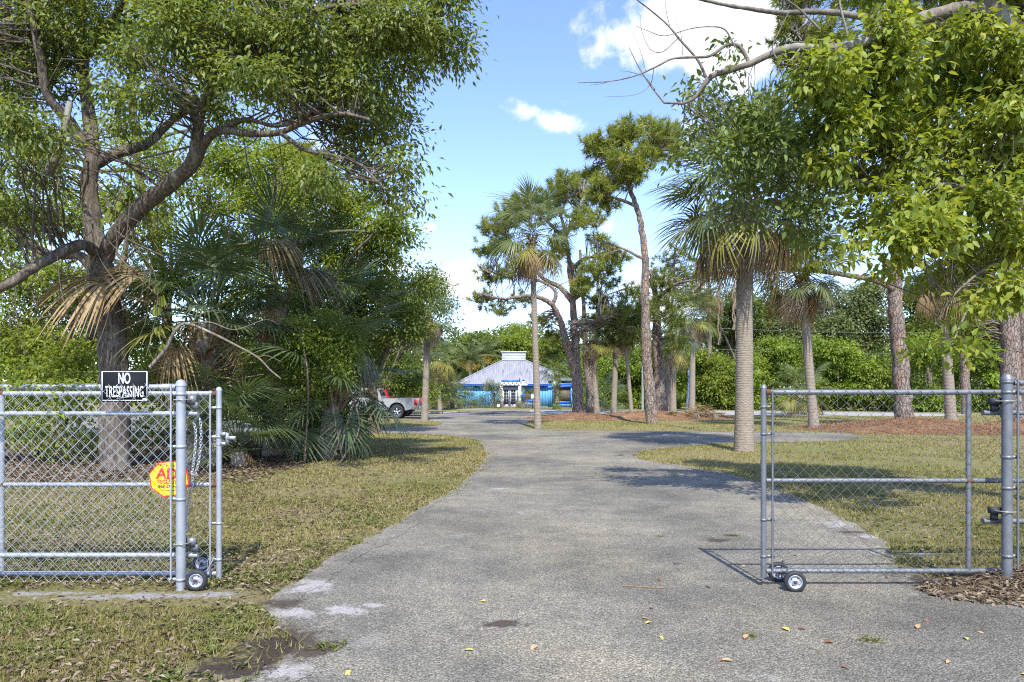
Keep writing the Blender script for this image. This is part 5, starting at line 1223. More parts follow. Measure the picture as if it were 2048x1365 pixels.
# --- broadleaf trees behind on the left
def simple_paths(x, y0, Y, fan, r):
    # trunk from (x, y0) with limbs to every point in fan
    out = [([at(x, y0, Y) * np.array((1, 1, 0)), at(x + 4, (y0 + fan[0][1]) / 2, Y), at(*fan[0][:2], Y)], r, r * .35)]
    mid_ = at(x + 3, y0 + (fan[0][1] - y0) * .45, Y)
    for f in fan[1:]: out.append(([mid_, (mid_ + at(*f[:2], Y)) / 2 + np.array((0, 0, .5)), at(*f[:2], Y)], r * .5, r * .15))
    return out
def limb_world(paths): return [([tuple(p) for p in P], a, b) for P, a, b in paths]
_at = at
def bg_tree(label, x, Y, blobs, leaf, seed, per_blob, per, cr, ln, wd, r=.2, sp=2.0, group=None, name='broadleaf_tree', tvar=.2, tmean=None, tw=.35, flat=.6, shell=.5, y0=None):
    bl = B_(blobs, Y, sp, seed); base = at(x, 800, Y); base[2] = 0
    rs = np.random.default_rng(seed); root = empty(name, base, label, 'tree', group); m = MB(); pts = []
    top = min(blobs, key=lambda b: b[1]); tp = at(top[0], top[1], Y); k = base + (tp - base) * .35; k[0] += rs.normal() * .3
    q = smooth_path([base, k, (k + tp) / 2 + rs.normal(size=3) * .25, tp], 6); m.tube(q, np.linspace(r, r * .25, len(q)), 8); pts.append(q)
    for b in bl[::1]:
        e = at(b[0], b[1], b[2]); s_ = q[rs.integers(len(q) // 4, len(q) * 3 // 4)]; qq = smooth_path([s_, (s_ + e) / 2 + rs.normal(size=3) * .2 + np.array((0, 0, .3)), e], 5); m.tube(qq, np.linspace(r * .4, r * .1, len(qq)), 5); pts.append(qq)
    m.build('trunk', BK['oak'], root, smooth=True); lp = np.vstack(pts)
    C, B = blob_points(rs, bl, per_blob, shell)
    t = MB(); twigs(t, C, lp, rs, .02, .005, share=tw, maxlen=2.5, sides=3); tag(t.build('branches', BK['twig'], root), kind='stuff')
    tag(crown(rs, C, per, cr, ln, wd, .35, flat, outward=unit(C - B), tvar=tvar, tmean=tmean).build('crown', leaf, root), kind='stuff'); return root
bg_tree('bright green tree draped in creeper behind the palm clump', 640, 24, [(560, 330, 55), (620, 380, 65), (540, 420, 65), (680, 420, 60), (620, 470, 65), (740, 450, 55), (690, 500, 60), (760, 510, 50), (640, 560, 60), (800, 470, 30), (720, 390, 45), (520, 500, 60), (780, 440, 34), (500, 380, 50), (460, 330, 50), (430, 420, 50)], L['light'], 401, 150, 42, .4, .16, .085, .25)
bg_tree('light green tree filling the gap behind the vine thicket', 750, 27, [(720, 560, 55), (780, 560, 50), (700, 620, 55), (760, 620, 60), (820, 600, 45), (840, 560, 36), (800, 650, 50), (740, 680, 55), (690, 690, 50), (830, 650, 30)], L['mid'], 402, 170, 42, .42, .16, .085, .22)
bg_tree('rounded tree standing over the parked pickups', 740, 48, [(860, 560, 34), (885, 580, 30), (870, 610, 34), (900, 610, 22), (840, 590, 40), (830, 640, 40), (800, 690, 40), (780, 730, 44), (760, 770, 40), (820, 730, 30), (740, 720, 40), (905, 640, 14), (915, 655, 12), (850, 660, 24)], L['mid'], 403, 200, 36, .5, .2, .11, .22)
bg_tree('dense green tree behind the pickups', 740, 52, [(720, 760, 40), (770, 770, 40), (810, 770, 36), (800, 730, 34), (840, 760, 28), (690, 740, 44), (860, 780, 24)], L['light'], 404, 260, 36, .55, .24, .13, .25)
bg_tree('yellow green thicket tree beyond the spreading trunk', 110, 22, [(30, 460, 70), (100, 430, 60), (60, 560, 75), (140, 620, 65), (20, 660, 70), (90, 700, 65), (150, 720, 55), (30, 780, 60), (140, 560, 50), (260, 400, 55), (300, 470, 50), (-60, 560, 80), (-60, 720, 80)], L['light'], 405, 120, 40, .42, .16, .085, .2)
bg_tree('tall pale tree behind the crown of the spreading tree', 330, 26, [(300, 300, 70), (380, 350, 70), (230, 260, 60), (450, 300, 60), (330, 420, 60), (100, 330, 70), (30, 250, 70), (180, 400, 60), (500, 260, 50), (60, 120, 60), (260, 60, 50), (420, 200, 50)], L['light'], 406, 75, 38, .5, .17, .09, .24)
bg_tree('shaded undergrowth tree behind the palm trunk', 330, 21, [(300, 560, 60), (380, 560, 60), (450, 520, 60), (520, 580, 60), (600, 620, 55), (300, 660, 60), (600, 700, 60), (660, 760, 55), (560, 780, 60), (680, 830, 36), (620, 840, 36), (450, 640, 60), (520, 690, 60), (460, 740, 60), (390, 700, 55), (520, 800, 50), (420, 800, 50), (330, 760, 60)], L['light'], 407, 130, 40, .4, .15, .075, .15, tmean=.35)
# far woodland behind the house
far_lab = ['rounded far tree above the roof left of the cupola', 'broad far tree directly behind the cupola', 'far tree filling the gap behind the forked pine', 'far bushy tree left of the house behind the palms', 'far tree with flat umbrella crown beyond the roof', 'far pale tree beyond the hedge gap', 'low far tree behind the lone island palm']
far = [([(930, 700, 22), (960, 700, 24), (950, 680, 18), (985, 695, 20)], 940), ([(1010, 690, 24), (1045, 690, 24), (1075, 700, 22), (1030, 672, 16), (1060, 720, 20)], 1030), ([(1100, 700, 26), (1130, 690, 26), (1150, 730, 30), (1110, 740, 26)], 1120),
       ([(890, 740, 24), (915, 720, 22), (870, 770, 26), (910, 760, 24)], 900), ([(1030, 655, 14, .5), (1055, 660, 12, .5), (1010, 664, 10, .5), (940, 676, 16, .5), (965, 672, 14, .5)], 1040), ([(1190, 720, 30), (1220, 700, 30), (1180, 760, 30)], 1200), ([(820, 790, 26), (850, 780, 24), (780, 800, 26), (840, 750, 22), (740, 790, 28)], 820)]
for i, (b, x) in enumerate(far): bg_tree(far_lab[i], x, 96 + 2 * i, b, L['light'] if i % 3 else L['mid'], 420 + i, 700, 36, .9, .4, .24, .3, 2.5)

# --- right hand background
def shrub(label, blobs, Y, leaf, seed, per_blob, per, cr, ln, wd, name='vine_covered_shrub', sp=1.2, core=True, tvar=.2):
    rs = np.random.default_rng(seed); bl = B_(blobs, Y, sp, seed); b0 = at(blobs[0][0], 800, Y); b0[2] = 0
    root = empty(name, b0, label, 'shrub')
    m = MB()
    for b in bl:
        e = at(*b[:3]); q = [np.array((e[0] + rs.normal() * .4, e[1], 0)), (e + np.array((e[0], e[1], 0))) / 2 + rs.normal(size=3) * .2, e]; m.tube(smooth_path(q, 4), .022, 5)
    tag(m.build('stems', BK['twig'], root), kind='stuff')
    if core:  # solid blobs added inside the foliage to block light passing through
        m = MB()
        for b in bl:
            e = at(*b[:3]); rr = b[3] * b[2] / F * .5; n1, n2 = 9, 14; V = []
            for i in range(n1):
                for j in range(n2):
                    a, c = math.pi * (i + .01) / (n1 - .98), 2 * math.pi * j / n2; k = rr * (1 + rs.normal() * .08); V.append(e + k * np.array((math.sin(a) * math.cos(c), math.sin(a) * math.sin(c), math.cos(a) * .9)))
            m.add(V, [(i * n2 + j, (i + 1) * n2 + j, (i + 1) * n2 + (j + 1) % n2, i * n2 + (j + 1) % n2) for i in range(n1 - 1) for j in range(n2)], .3)
        m.build('opaque_core', leaf, root)
    C, B = blob_points(rs, bl, per_blob, .22)
    tag(crown(rs, C, per, cr, ln, wd, .5, .7, outward=unit(C - B), tvar=tvar).build('crown', leaf, root), kind='stuff'); return root
hl = ['vine hedge behind the double stemmed pine', 'vine hedge bulging behind the thin utility pole', 'vine hedge between the slim pine and the brush pile', 'vine hedge under the leaning steel pole', 'vine hedge just left of the big palm trunk', 'vine hedge behind the gate end post', 'vine hedge behind the leaning cabbage palm', 'vine hedge behind the thick leaning pine', 'vine hedge around the mottled palm trunk', 'vine hedge behind the gate upright', 'vine hedge behind the stout scaly pine', 'vine hedge running off past the fence']
for i in range(12):
    x = 1200 + i * 84; rs = np.random.default_rng(500 + i); Y = 67 - i * 1.3; top = [720, 700, 690, 715, 680, 690, 700, 690, 675, 675, 665, 675][i]
    gy_ = HORIZON + F * EYE / Y; bl = []
    for k in range(13):
        yy = gy_ - 8 - (gy_ - top - 10) * rs.random(); bl.append((x + rs.uniform(-48, 48), yy, rs.uniform(20, 30)))
    bl += [(x - 25, gy_ - 18, 28), (x + 25, gy_ - 16, 28)]
    shrub(hl[i], bl, Y, L['vine'] if i % 4 != 3 else L['light'], 520 + i, 360, 24, .45, .26, .15)
rl = ['grey green tree rising over the hedge left of the big palm', 'tall green tree between the big palm and leaning palm', 'hazy grey green tree behind the leaning palm head', 'broad grey green tree left of the thick leaning pine', 'green tree showing right of the thick leaning pine', 'tree behind the gate upright above the hedge', 'tall tree behind the stout scaly pine', 'dark green tree with open crown behind the hanging vines', 'tree beyond the hedge past the fence']
rt = [([(1440, 640, 34), (1470, 620, 30), (1410, 660, 30), (1450, 680, 34), (1490, 660, 30)], 1450, 'mid'), ([(1540, 620, 34), (1570, 650, 36), (1530, 670, 34), (1560, 600, 26)], 1550, 'greygreen'), ([(1620, 640, 36), (1650, 610, 34), (1600, 680, 36), (1670, 660, 36), (1640, 690, 34)], 1630, 'greygreen'),
      ([(1710, 610, 40), (1740, 590, 34), (1690, 650, 40), (1750, 640, 38), (1720, 690, 40)], 1720, 'greygreen'), ([(1840, 600, 40), (1860, 650, 42), (1820, 670, 40), (1880, 610, 36), (1870, 560, 34)], 1850, 'mid'), ([(1940, 610, 40), (1960, 660, 40), (1920, 670, 36), (1980, 600, 36)], 1950, 'light'),
      ([(2050, 620, 44), (2080, 560, 44), (2020, 660, 40), (2030, 570, 36), (2110, 640, 50)], 2050, 'mid'), ([(1480, 590, 20), (1500, 610, 20), (1465, 605, 16), (1420, 600, 20), (1500, 640, 24)], 1480, 'mid'), ([(2180, 600, 60), (2240, 640, 60), (2200, 680, 60)], 2200, 'mid')]
for i, (b, x, lf) in enumerate(rt): bg_tree(rl[i], x, 72 - i * .6, b, L[lf], 540 + i, 420, 38, .8, .34, .2, .28, 2.0)

# woodland that closes the far distance
rs = np.random.default_rng(600); C = []
for i in range(520):
    a = R(rs.uniform(-62, 62)); d = rs.uniform(118, 165); c = np.array((math.sin(a) * d, math.cos(a) * d, 11.5 * rs.random() ** 1.25 + .6)); u = unit(rs.normal(size=(34, 3))); C.append(c + u * np.array((3.6, 3, 2.4)))
C = np.vstack(C); tag(crown(rs, C, 16, 1.1, .75, .45, .3, .7).build('distant_woodland', L['mid']), 'distant green woodland closing the view', 'woodland', kind='stuff')

# --- the clump of palms on the left
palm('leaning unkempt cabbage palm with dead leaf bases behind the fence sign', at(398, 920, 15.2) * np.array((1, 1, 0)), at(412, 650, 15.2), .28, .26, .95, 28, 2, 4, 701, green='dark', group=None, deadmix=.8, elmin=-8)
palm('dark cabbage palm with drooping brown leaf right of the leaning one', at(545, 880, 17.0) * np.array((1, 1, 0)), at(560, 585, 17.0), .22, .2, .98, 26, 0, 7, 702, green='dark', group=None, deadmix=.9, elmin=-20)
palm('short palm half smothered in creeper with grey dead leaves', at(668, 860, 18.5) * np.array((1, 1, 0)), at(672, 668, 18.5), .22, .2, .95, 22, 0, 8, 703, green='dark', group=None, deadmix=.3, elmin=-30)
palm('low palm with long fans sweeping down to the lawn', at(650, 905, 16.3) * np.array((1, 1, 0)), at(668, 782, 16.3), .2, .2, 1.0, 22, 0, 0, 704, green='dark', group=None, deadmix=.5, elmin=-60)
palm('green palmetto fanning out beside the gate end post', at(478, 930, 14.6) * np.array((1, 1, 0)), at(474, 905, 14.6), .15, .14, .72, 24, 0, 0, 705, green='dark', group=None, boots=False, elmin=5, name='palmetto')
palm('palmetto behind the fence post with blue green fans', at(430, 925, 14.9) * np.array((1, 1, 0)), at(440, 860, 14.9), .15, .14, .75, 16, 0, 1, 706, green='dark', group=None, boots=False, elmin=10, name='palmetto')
# petiole skirt: bare straw coloured stalks fanning down the leaning palm
hp = empty('dead_leaf_stalks', at(410, 900, 14.7) * np.array((1, 1, 0)), 'fan of bare straw brown leaf stalks round the leaning palm', 'dead leaves'); rs = np.random.default_rng(71)
for i in range(46):
    m = MB(); a = rs.uniform(-1.25, 1.25); s_ = at(405 + a * 12, 745 + rs.uniform(-40, 40), 14.9); e = s_ + np.array((math.sin(a) * 1.3, -.5 * rs.random(), .95 * abs(math.cos(a)) - (.7 if rs.random() < .45 else 0))) * rs.uniform(.6, 1.1)
    m.tube([s_, (s_ + e) / 2 + np.array((0, 0, .08)), e], [.024, .018, .01], 4, tint=rs.random()); m.build('stalk', L['straw'], hp)
# big dead fans hanging in front of the spreading trunk
for (x, y, Y, az, el, s, lab) in ((235, 615, 13.2, math.pi, .25, 1.05, 'wide straw coloured dead fan leaf hanging before the spreading trunk'), (255, 600, 13.0, math.pi - .5, .45, .85, 'smaller straw coloured dead fan leaf hanging beside the wide one')):
    p = at(x + 60, y - 10, Y + .3); root = empty('dead_palm_leaf', p, lab, 'dead leaf'); rs = np.random.default_rng(int(x))
    me = fan_mesh('blade', L['straw'], int(x), lp=.8, Lb=1.15, n=52, spread=120, vee=.05, droop=.8, arch=-.15, limp=.45, sections=8, tmid=.65, width=1.6)
    place('blade', me, root, Matrix.Translation(Vector(p)) @ Matrix.Rotation(az, 4, 'Z') @ Matrix.Rotation(-el, 4, 'Y') @ Matrix.Scale(s, 4))
for (x, y, Y, az, el, s, kd, lab) in ((520, 490, 15.5, .1, .1, .95, 'straw', 'brown drooping fan leaf hanging from the dark cabbage palm'), (600, 560, 16, .15, .25, .9, 'grey', 'grey dead fan leaf caught above the creeper thicket')):
    p = at(x - 50, y, Y); root = empty('dead_palm_leaf', p, lab, 'dead leaf')
    me = fan_mesh('blade', L['straw'] if kd == 'straw' else L['greystraw'], int(x), lp=.7, Lb=.95, n=40, spread=95, vee=.05, droop=.9, arch=-.05, limp=.5, sections=7, tmid=.6, width=1.6)
    place('blade', me, root, Matrix.Translation(Vector(p)) @ Matrix.Rotation(az, 4, 'Z') @ Matrix.Rotation(-el, 4, 'Y') @ Matrix.Scale(s, 4))
# creeper thicket over the low palms
shrub('leafy creeper thicket draped over the low palms', [(610, 700, 50), (660, 690, 46), (560, 730, 40), (630, 760, 50), (680, 740, 40), (600, 660, 36), (700, 700, 34), (650, 650, 34)], 15.6, L['light'], 711, 170, 28, .2, .1, .052, name='creeper_thicket', sp=.5, core=False)
shrub('shaded creeper undergrowth behind the chain link fence', [(40, 830, 70), (120, 850, 60), (60, 760, 60), (170, 800, 50), (280, 850, 50), (330, 800, 50), (-60, 800, 80), (200, 900, 40)], 15.8, L['light'], 712, 80, 26, .28, .12, .06, name='undergrowth', sp=.8, core=False)
shrub('low green weeds under the palms by the lawn edge', [(560, 860, 30), (600, 850, 34), (640, 860, 30), (530, 850, 30), (690, 862, 20)], 21, L['light'], 713, 150, 26, .25, .1, .05, name='undergrowth', sp=.8, core=False)
# bare arching branch in front of the palms
m = MB(); Yb = 13.4
for P, a, b in ((P_([(300, 735), (330, 700), (352, 660), (375, 648), (420, 665), (470, 690), (515, 715), (540, 740), (562, 758)], Yb), .04, .012), (P_([(375, 648), (420, 645), (470, 660), (530, 640), (560, 650)], Yb), .015, .005), (P_([(515, 715), (535, 712), (565, 725)], Yb), .008, .004), (P_([(380, 646), (410, 625), (450, 622)], Yb), .01, .004)):
    q = smooth_path([at(*p) for p in P], 6); m.tube(q, np.linspace(a, b, len(q)), 7)
tag(m.build('bare_branch', BK['limb'], loc=at(300, 735, Yb), smooth=True), 'bare forked grey branch arching over the palm stalks', 'branch')
# heart leaved vine
hv = empty('heart_leaf_vine', at(318, 720, 13.6), 'climbing vine with a few big heart shaped leaves beside the trunk', 'vine')
m = MB(); m.tube(smooth_path([at(*p, 13.6) for p in ((300, 740), (318, 690), (324, 640), (318, 600), (312, 560), (290, 500), (240, 430), (210, 400))], 6), .006, 5); m.build('stem', BK['vinestem'], hv)
def heart(s):
    a = np.linspace(0, 2 * math.pi, 14, endpoint=False); x = (np.sin(a) * (1 - .25 * np.cos(a) * 0)) * .5; z = -.62 * np.abs(np.sin(a / 2)) ** .7 * 1.6 + .28 * np.abs(np.sin(a)) ** 1.2 + .2
    mm = MB(); V = np.vstack([[(0, 0, -.25)], np.stack([x * s, .06 * np.abs(x) * s, z * s], 1)]); V[0] *= s; j = np.arange(14); mm.add(V, np.stack([np.zeros(14, int), 1 + j, 1 + (j + 1) % 14], 1), .8); return mm
hme = heart(1).mesh('leaf', L['light'])
for x, y, s in ((326, 595, .28), (310, 615, .24), (320, 655, .24), (312, 575, .18), (215, 425, .3), (200, 440, .24), (232, 405, .24), (325, 690, .2), (252, 418, .2)):
    place('leaf', hme, hv, Matrix.Translation(Vector(at(x, y, 13.5))) @ Matrix.Rotation(random.Random(x).uniform(-.6, .6), 4, 'Z') @ Matrix.Rotation(random.Random(y).uniform(-.5, .5), 4, 'Y') @ Matrix.Scale(s, 4))
# creeper on the fence top
fv = empty('fence_creeper', at(60, 770, FY), 'thin green creeper trailing along the fence top rail', 'vine'); rs = np.random.default_rng(77); m = MB()
m.tube([at(x, 768 + rs.normal() * 4, FY - .05) for x in range(-60, 190, 14)], .003, 4); m.tube([at(112 + rs.normal() * 5, y, FY - .06) for y in range(770, 830, 10)], .0025, 4); m.build('stem', BK['vinestem'], fv)
fl_ = MB(); add_leaves(fl_, np.zeros((1, 3)), np.array([[1., 0, 0]]), np.array([[0, 0, 1.]]), .085, .032, np.array([.7]), True); fme = fl_.mesh('leaf', L['vine'])
for i in range(85):
    x = rs.uniform(-60, 185) if i < 70 else rs.uniform(95, 125); y = 768 + rs.normal() * 4 if i < 70 else rs.uniform(775, 830); q = Vector((rs.normal(), rs.normal() * .7 - .3, rs.normal() * .5)).to_track_quat('X', 'Z')
    place('leaf', fme, fv, Matrix.Translation(Vector(at(x, y, FY - .05))) @ q.to_matrix().to_4x4() @ Matrix.Scale(rs.uniform(.7, 1.2), 4))

# garden plants before the house
bg_tree('pale flowering shrub with thin stems before the blue wall', 980, 69.5, [(970, 775, 10), (985, 768, 10), (998, 772, 9), (985, 785, 12), (970, 795, 10), (1000, 790, 9), (975, 765, 7), (990, 800, 10)], L['greygreen'], 721, 1500, 16, .3, .16, .08, .1, .5, name='garden_shrub', tmean=.9)
shrub('low green bed plants under the flowering shrub', [(960, 812, 9), (975, 814, 8), (990, 812, 9), (945, 810, 8), (930, 806, 10), (1043, 814, 6)], 69, L['greygreen'], 722, 1500, 16, .25, .16, .08, name='garden_shrub', sp=.4, core=False)
shrub('climbing greenery on the left end of the blue wall', [(925, 790, 12), (915, 800, 12), (940, 785, 8), (950, 800, 10)], 70.2, L['mid'], 723, 1300, 16, .3, .18, .1, name='garden_shrub', sp=.4, core=False)
base = gp(1114, 820); ip = empty('ivy_covered_palm', base, 'ivy clad palm trunk before the right window', 'palm tree'); rs = np.random.default_rng(724)
top = at(1113, 742, base[1]); m = MB(); m.tube([base, (base + top) / 2, top], .2, 10); m.build('trunk', BK['palm'], ip, smooth=True)
C = base + (top - base) * rs.random((150, 1)) + unit(rs.normal(size=(150, 3)) * np.array((1, 1, .1))) * .28; tag(crown(rs, C, 10, .15, .13, .1, .5, 1).build('ivy', L['light'], ip), kind='stuff')
for i in range(16): put_frond(ip, 'dark', top, i * 2.399, R(70 - 100 * i / 16), .9, rs)

# brush pile
bp = empty('brush_pile', gp(1398, 838), 'grey heap of dry cut branches and leaves on the grass', 'brush pile'); rs = np.random.default_rng(730); c = gp(1398, 838)
m = MB()
for i in range(240):
    a = rs.uniform(0, 6.28); r_ = abs(rs.normal()) * .8; s_ = c + np.array((math.cos(a) * r_, math.sin(a) * r_ * .6, (.02 + .75 * rs.random() * max(0, 1 - r_ / 1.6)))); d = np.array((rs.normal(), rs.normal(), .45 * rs.random())) * .5; d[2] = min(d[2], .3)
    m.tube([s_, s_ + d * .5 + np.array((0, 0, .06)), s_ + d], rs.uniform(.008, .022), 4, cap=False, tint=rs.random())
tag(m.build('twigs', L['straw'], bp), kind='stuff')
for i in range(10): put_frond(bp, 'grey', c + np.array((rs.normal() * .6, rs.normal() * .3, .35)), rs.uniform(0, 6.28), .3, .55, rs)
for i in range(3): put_frond(bp, 'green', c + np.array((-1.2, 0, .12)), rs.uniform(2, 4), .5, .5, rs)

# ------------------------------------------------------------------ grass, weeds and litter
rs = np.random.default_rng(800)
def scatter(n, y0, y1, power=1.0):
    u = rs.random(n); Y = y0 * (y1 / y0) ** u if power == 1 else (y0 ** (1 - power) + u * (y1 ** (1 - power) - y0 ** (1 - power))) ** (1 / (1 - power))
    return rs.uniform(-.9, .9, n) * Y, Y
sand_like = [ROAD]
def bare(x, y):
    r = np.zeros(len(x), bool); j = rs.normal(size=len(x)) * .16 + (vnoise(x * 6, y * 6, 41) - .5) * .5
    for pxy, rx, ry in SAND + DIRT:
        c = gp(*pxy); r |= np.hypot((x - c[0]) / rx, (y - c[1]) / ry) < 1.0 + j
    return r & (rs.random(len(x)) > .04)
def off_road(x, y): return ~bare(x, y) &  (~inside(ROAD, x, y) & ~inside(FAR, x, y) | inside(isl, x, y))
x, y = scatter(420000, 3.4, 48)
ok = off_road(x, y) & (vnoise(x * 1.1, y * 1.1, 5) * .6 + vnoise(x * 4, y * 4, 6) * .4 + rs.normal(size=len(x)) * .1 > .46) & ~((x < -1.9) & (abs(y - 5.35) < .28))
ok &= ~((x < -4.5) & (y > 12.2) & (y < 26))
x, y = x[ok], y[ok]; n = len(x); hgt = rs.uniform(.018, .055, n) * (1 + .012 * y); hgt[rs.random(n) < .02] *= 1.8
w = .0022 + .00055 * y; a = rs.uniform(0, 6.28, n); lean = rs.normal(size=(n, 2)) * .5
b0 = np.stack([x - np.cos(a) * w, y - np.sin(a) * w, np.zeros(n)], 1); b1 = np.stack([x + np.cos(a) * w, y + np.sin(a) * w, np.zeros(n)], 1); tp = np.stack([x + lean[:, 0] * hgt, y + lean[:, 1] * hgt, hgt], 1)
tint = np.clip(.25 + vnoise(x * .5, y * .5, 7) * .5 + rs.normal(size=n) * .2, 0, 1)
m = MB(); m.add(np.stack([b0, b1, tp], 1).reshape(-1, 3), np.arange(n * 3).reshape(-1, 3), np.repeat(tint, 3))
tag(m.build('lawn_grass', L['grass']), 'short patchy grass covering the lawns', 'grass', kind='stuff')
# ragged fringe of grass and litter over the driveway edge
ei = np.repeat(np.arange(len(RR) - 1), 60); ei = ei[(RR[ei][:, 1] > 3.2) & (RR[ei][:, 1] < 26) & (rs.random(len(ei)) < .55)]
tt_ = rs.random((len(ei), 1)); pe = RR[ei] + (RR[ei + 1] - RR[ei]) * tt_ - nrm_[ei] * (rs.normal(.03, .07, (len(ei), 1)) * (1 + .03 * RR[ei][:, 1:2])); pe = pe[vnoise(pe[:, 0] * 1.3, pe[:, 1] * 1.3, 22) + rs.normal(size=len(pe)) * .12 > .42]; n = len(pe)
a = rs.uniform(0, 6.28, n); w = .0025 + .0005 * pe[:, 1]; hgt = rs.uniform(.02, .06, n) * (1 + .012 * pe[:, 1]); le = rs.normal(size=(n, 2)) * .7; zz = np.full(n, .006); dx = np.stack([np.cos(a) * w, np.sin(a) * w], 1)
m = MB(); m.add(np.stack([np.column_stack([pe - dx, zz]), np.column_stack([pe + dx, zz]), np.column_stack([pe + le * hgt[:, None], hgt])], 1).reshape(-1, 3), np.arange(n * 3).reshape(-1, 3), np.repeat(rs.random(n), 3)); tag(m.build('edge_grass', L['grass']), 'grass blades fringing the driveway edge', 'grass', kind='stuff')
# weeds: rosettes near the fence and along the driveway edge
x, y = scatter(22000, 3.3, 14); ok = off_road(x, y) & (vnoise(x * 1.7, y * 1.7, 9) + rs.normal(size=len(x)) * .12 + .04 * (y < 5.4) > .56) & ~((x < -1.9) & (abs(y - 5.32) < .22)); x, y = x[ok], y[ok]
k = 9; idx = np.repeat(np.arange(len(x)), k); a = rs.uniform(0, 6.28, len(idx)); s_ = np.repeat(rs.uniform(.6, 1.3, len(x)), k)
pos = np.stack([x[idx] + rs.normal(size=len(idx)) * .012, y[idx] + rs.normal(size=len(idx)) * .012, np.full(len(idx), .012)], 1); d = np.stack([np.cos(a), np.sin(a), rs.uniform(.1, .8, len(idx))], 1)
m = MB(); add_leaves(m, pos, d, np.tile((0, 0, 1.), (len(idx), 1)), .05 * s_, .014 * s_, np.clip(.5 + rs.normal(size=len(idx)) * .25, 0, 1)); tag(m.build('lawn_weeds', L['weed']), 'small green weeds scattered through the thin grass', 'weeds', kind='stuff')
# dead leaves
x, y = scatter(120000, 3.3, 26)
left_ = x < .1 * y - 1
ok = off_road(x, y) & (rs.random(len(x)) < np.where(left_, (.2 + .5 * (y < 20) * vnoise(x * .8, y * .8, 12)) * np.where(y < 5.4, .6, 1.25), .07 + .10 * (y < 9))); x, y = x[ok], y[ok]; n = len(x)
a = rs.uniform(0, 6.28, n); d = np.stack([np.cos(a), np.sin(a), rs.normal(size=n) * .25], 1); nr = rs.normal(size=(n, 3)) * .35 + np.array((0, 0, 1.)); s_ = rs.uniform(.5, 1.2, n) * (1 + .01 * y)
m = MB(); add_leaves(m, np.stack([x, y, .012 + .03 * rs.random(n)], 1), d, nr, .052 * s_, .02 * s_, rs.random(n), curl=.25); tag(m.build('leaf_litter', L['litter']), 'dry brown fallen leaves strewn through the grass', 'leaf litter', kind='stuff')
# woodland floor litter and the heap by the gate post
x = rs.uniform(-20, -4.6, 26000); y = rs.uniform(11.8, 22, 26000); n = len(x); a = rs.uniform(0, 6.28, n); d = np.stack([np.cos(a), np.sin(a), rs.normal(size=n) * .3], 1); nr = rs.normal(size=(n, 3)) * .4 + np.array((0, 0, 1.)); s_ = rs.uniform(.6, 1.3, n)
m = MB(); add_leaves(m, np.stack([x, y, .015 + .05 * rs.random(n)], 1), d, nr, .09 * s_, .04 * s_, rs.random(n) * .8, curl=.25); tag(m.build('woodland_litter', L['litter']), 'brown leaf litter on the ground under the palms', 'leaf litter', kind='stuff')
n = 2600; a = rs.uniform(0, 6.28, n); r_ = rs.random(n) ** .6; x = 4.3 + np.cos(a) * r_ * 1.05; y = 5.42 + np.sin(a) * r_ * .42; z = .21 * (np.cos(np.pi * np.clip(np.hypot((x - 4.35) / .95, (y - 5.45) / .42), 0, 1)) * .5 + .5) + .012 + .02 * rs.random(n)
b = rs.uniform(0, 6.28, n); d = np.stack([np.cos(b), np.sin(b), rs.normal(size=n) * .3], 1); s_ = rs.uniform(.5, 1.15, n); m = MB(); add_leaves(m, np.stack([x, y, z], 1), d, rs.normal(size=(n, 3)) * .4 + np.array((0, 0, 1.)), .068 * s_, .028 * s_, .4 + .6 * rs.random(n), curl=.3)
for i in range(420):
    s0 = np.array((4.35 + rs.normal() * .45, 5.35 + rs.normal() * .16, 0)); s0[2] = .21 * (math.cos(math.pi * min(1, math.hypot((s0[0] - 4.35) / .95, (s0[1] - 5.45) / .42))) * .5 + .5) + .02; dd = np.array((rs.normal(), rs.normal() * .6, rs.normal() * .25)) * .12
    m.tube([s0, s0 + dd * .5 + np.array((0, 0, .03)), s0 + dd], .0022, 3, cap=False, tint=.2 + .5 * rs.random())
tag(m.build('leaf_heap', L['litter']), 'heap of tan leaves and pine needles at the gate post foot', 'leaf litter', kind='stuff')
# pine straw on the mounds
def straw(c, rx, ry, h, n):
    m = MB(); a = rs.uniform(0, 6.28, n); r_ = rs.random(n) ** .5; x = c[0] + np.cos(a) * r_ * rx; y = c[1] + np.sin(a) * r_ * ry; z = h * (np.cos(np.pi * r_) * .5 + .5) + .03; b = rs.uniform(0, 6.28, n); d = np.stack([np.cos(b), np.sin(b), rs.normal(size=n) * .3], 1) * .16
    p = np.stack([x, y, z], 1); w = np.stack([-np.sin(b), np.cos(b), np.zeros(n)], 1) * .008; m.add(np.stack([p - w, p + w, p + d], 1).reshape(-1, 3), np.arange(n * 3).reshape(-1, 3), np.repeat(rs.random(n) * .7, 3)); return m
m = straw((17.2, 29.2), 5.2, 4.2, .47, 26000)
for q in (straw((4.0, 41.5), 3.3, 3.8, .33, 9000), straw((8.6, 42.5), 5.4, 4.6, .43, 12000), straw((21.2, 28.2), 3.6, 3.2, .42, 9000)):
    for v_, t_ in zip(q.v, q.t): m.add(v_, np.arange(len(v_)).reshape(-1, 3), t_)
tag(m.build('pine_needles', plain('pine_needle_litter', (.26, .135, .07), .9, 0, .3, 8)), 'fallen reddish pine needles covering the straw heaps', 'pine needles', kind='stuff')
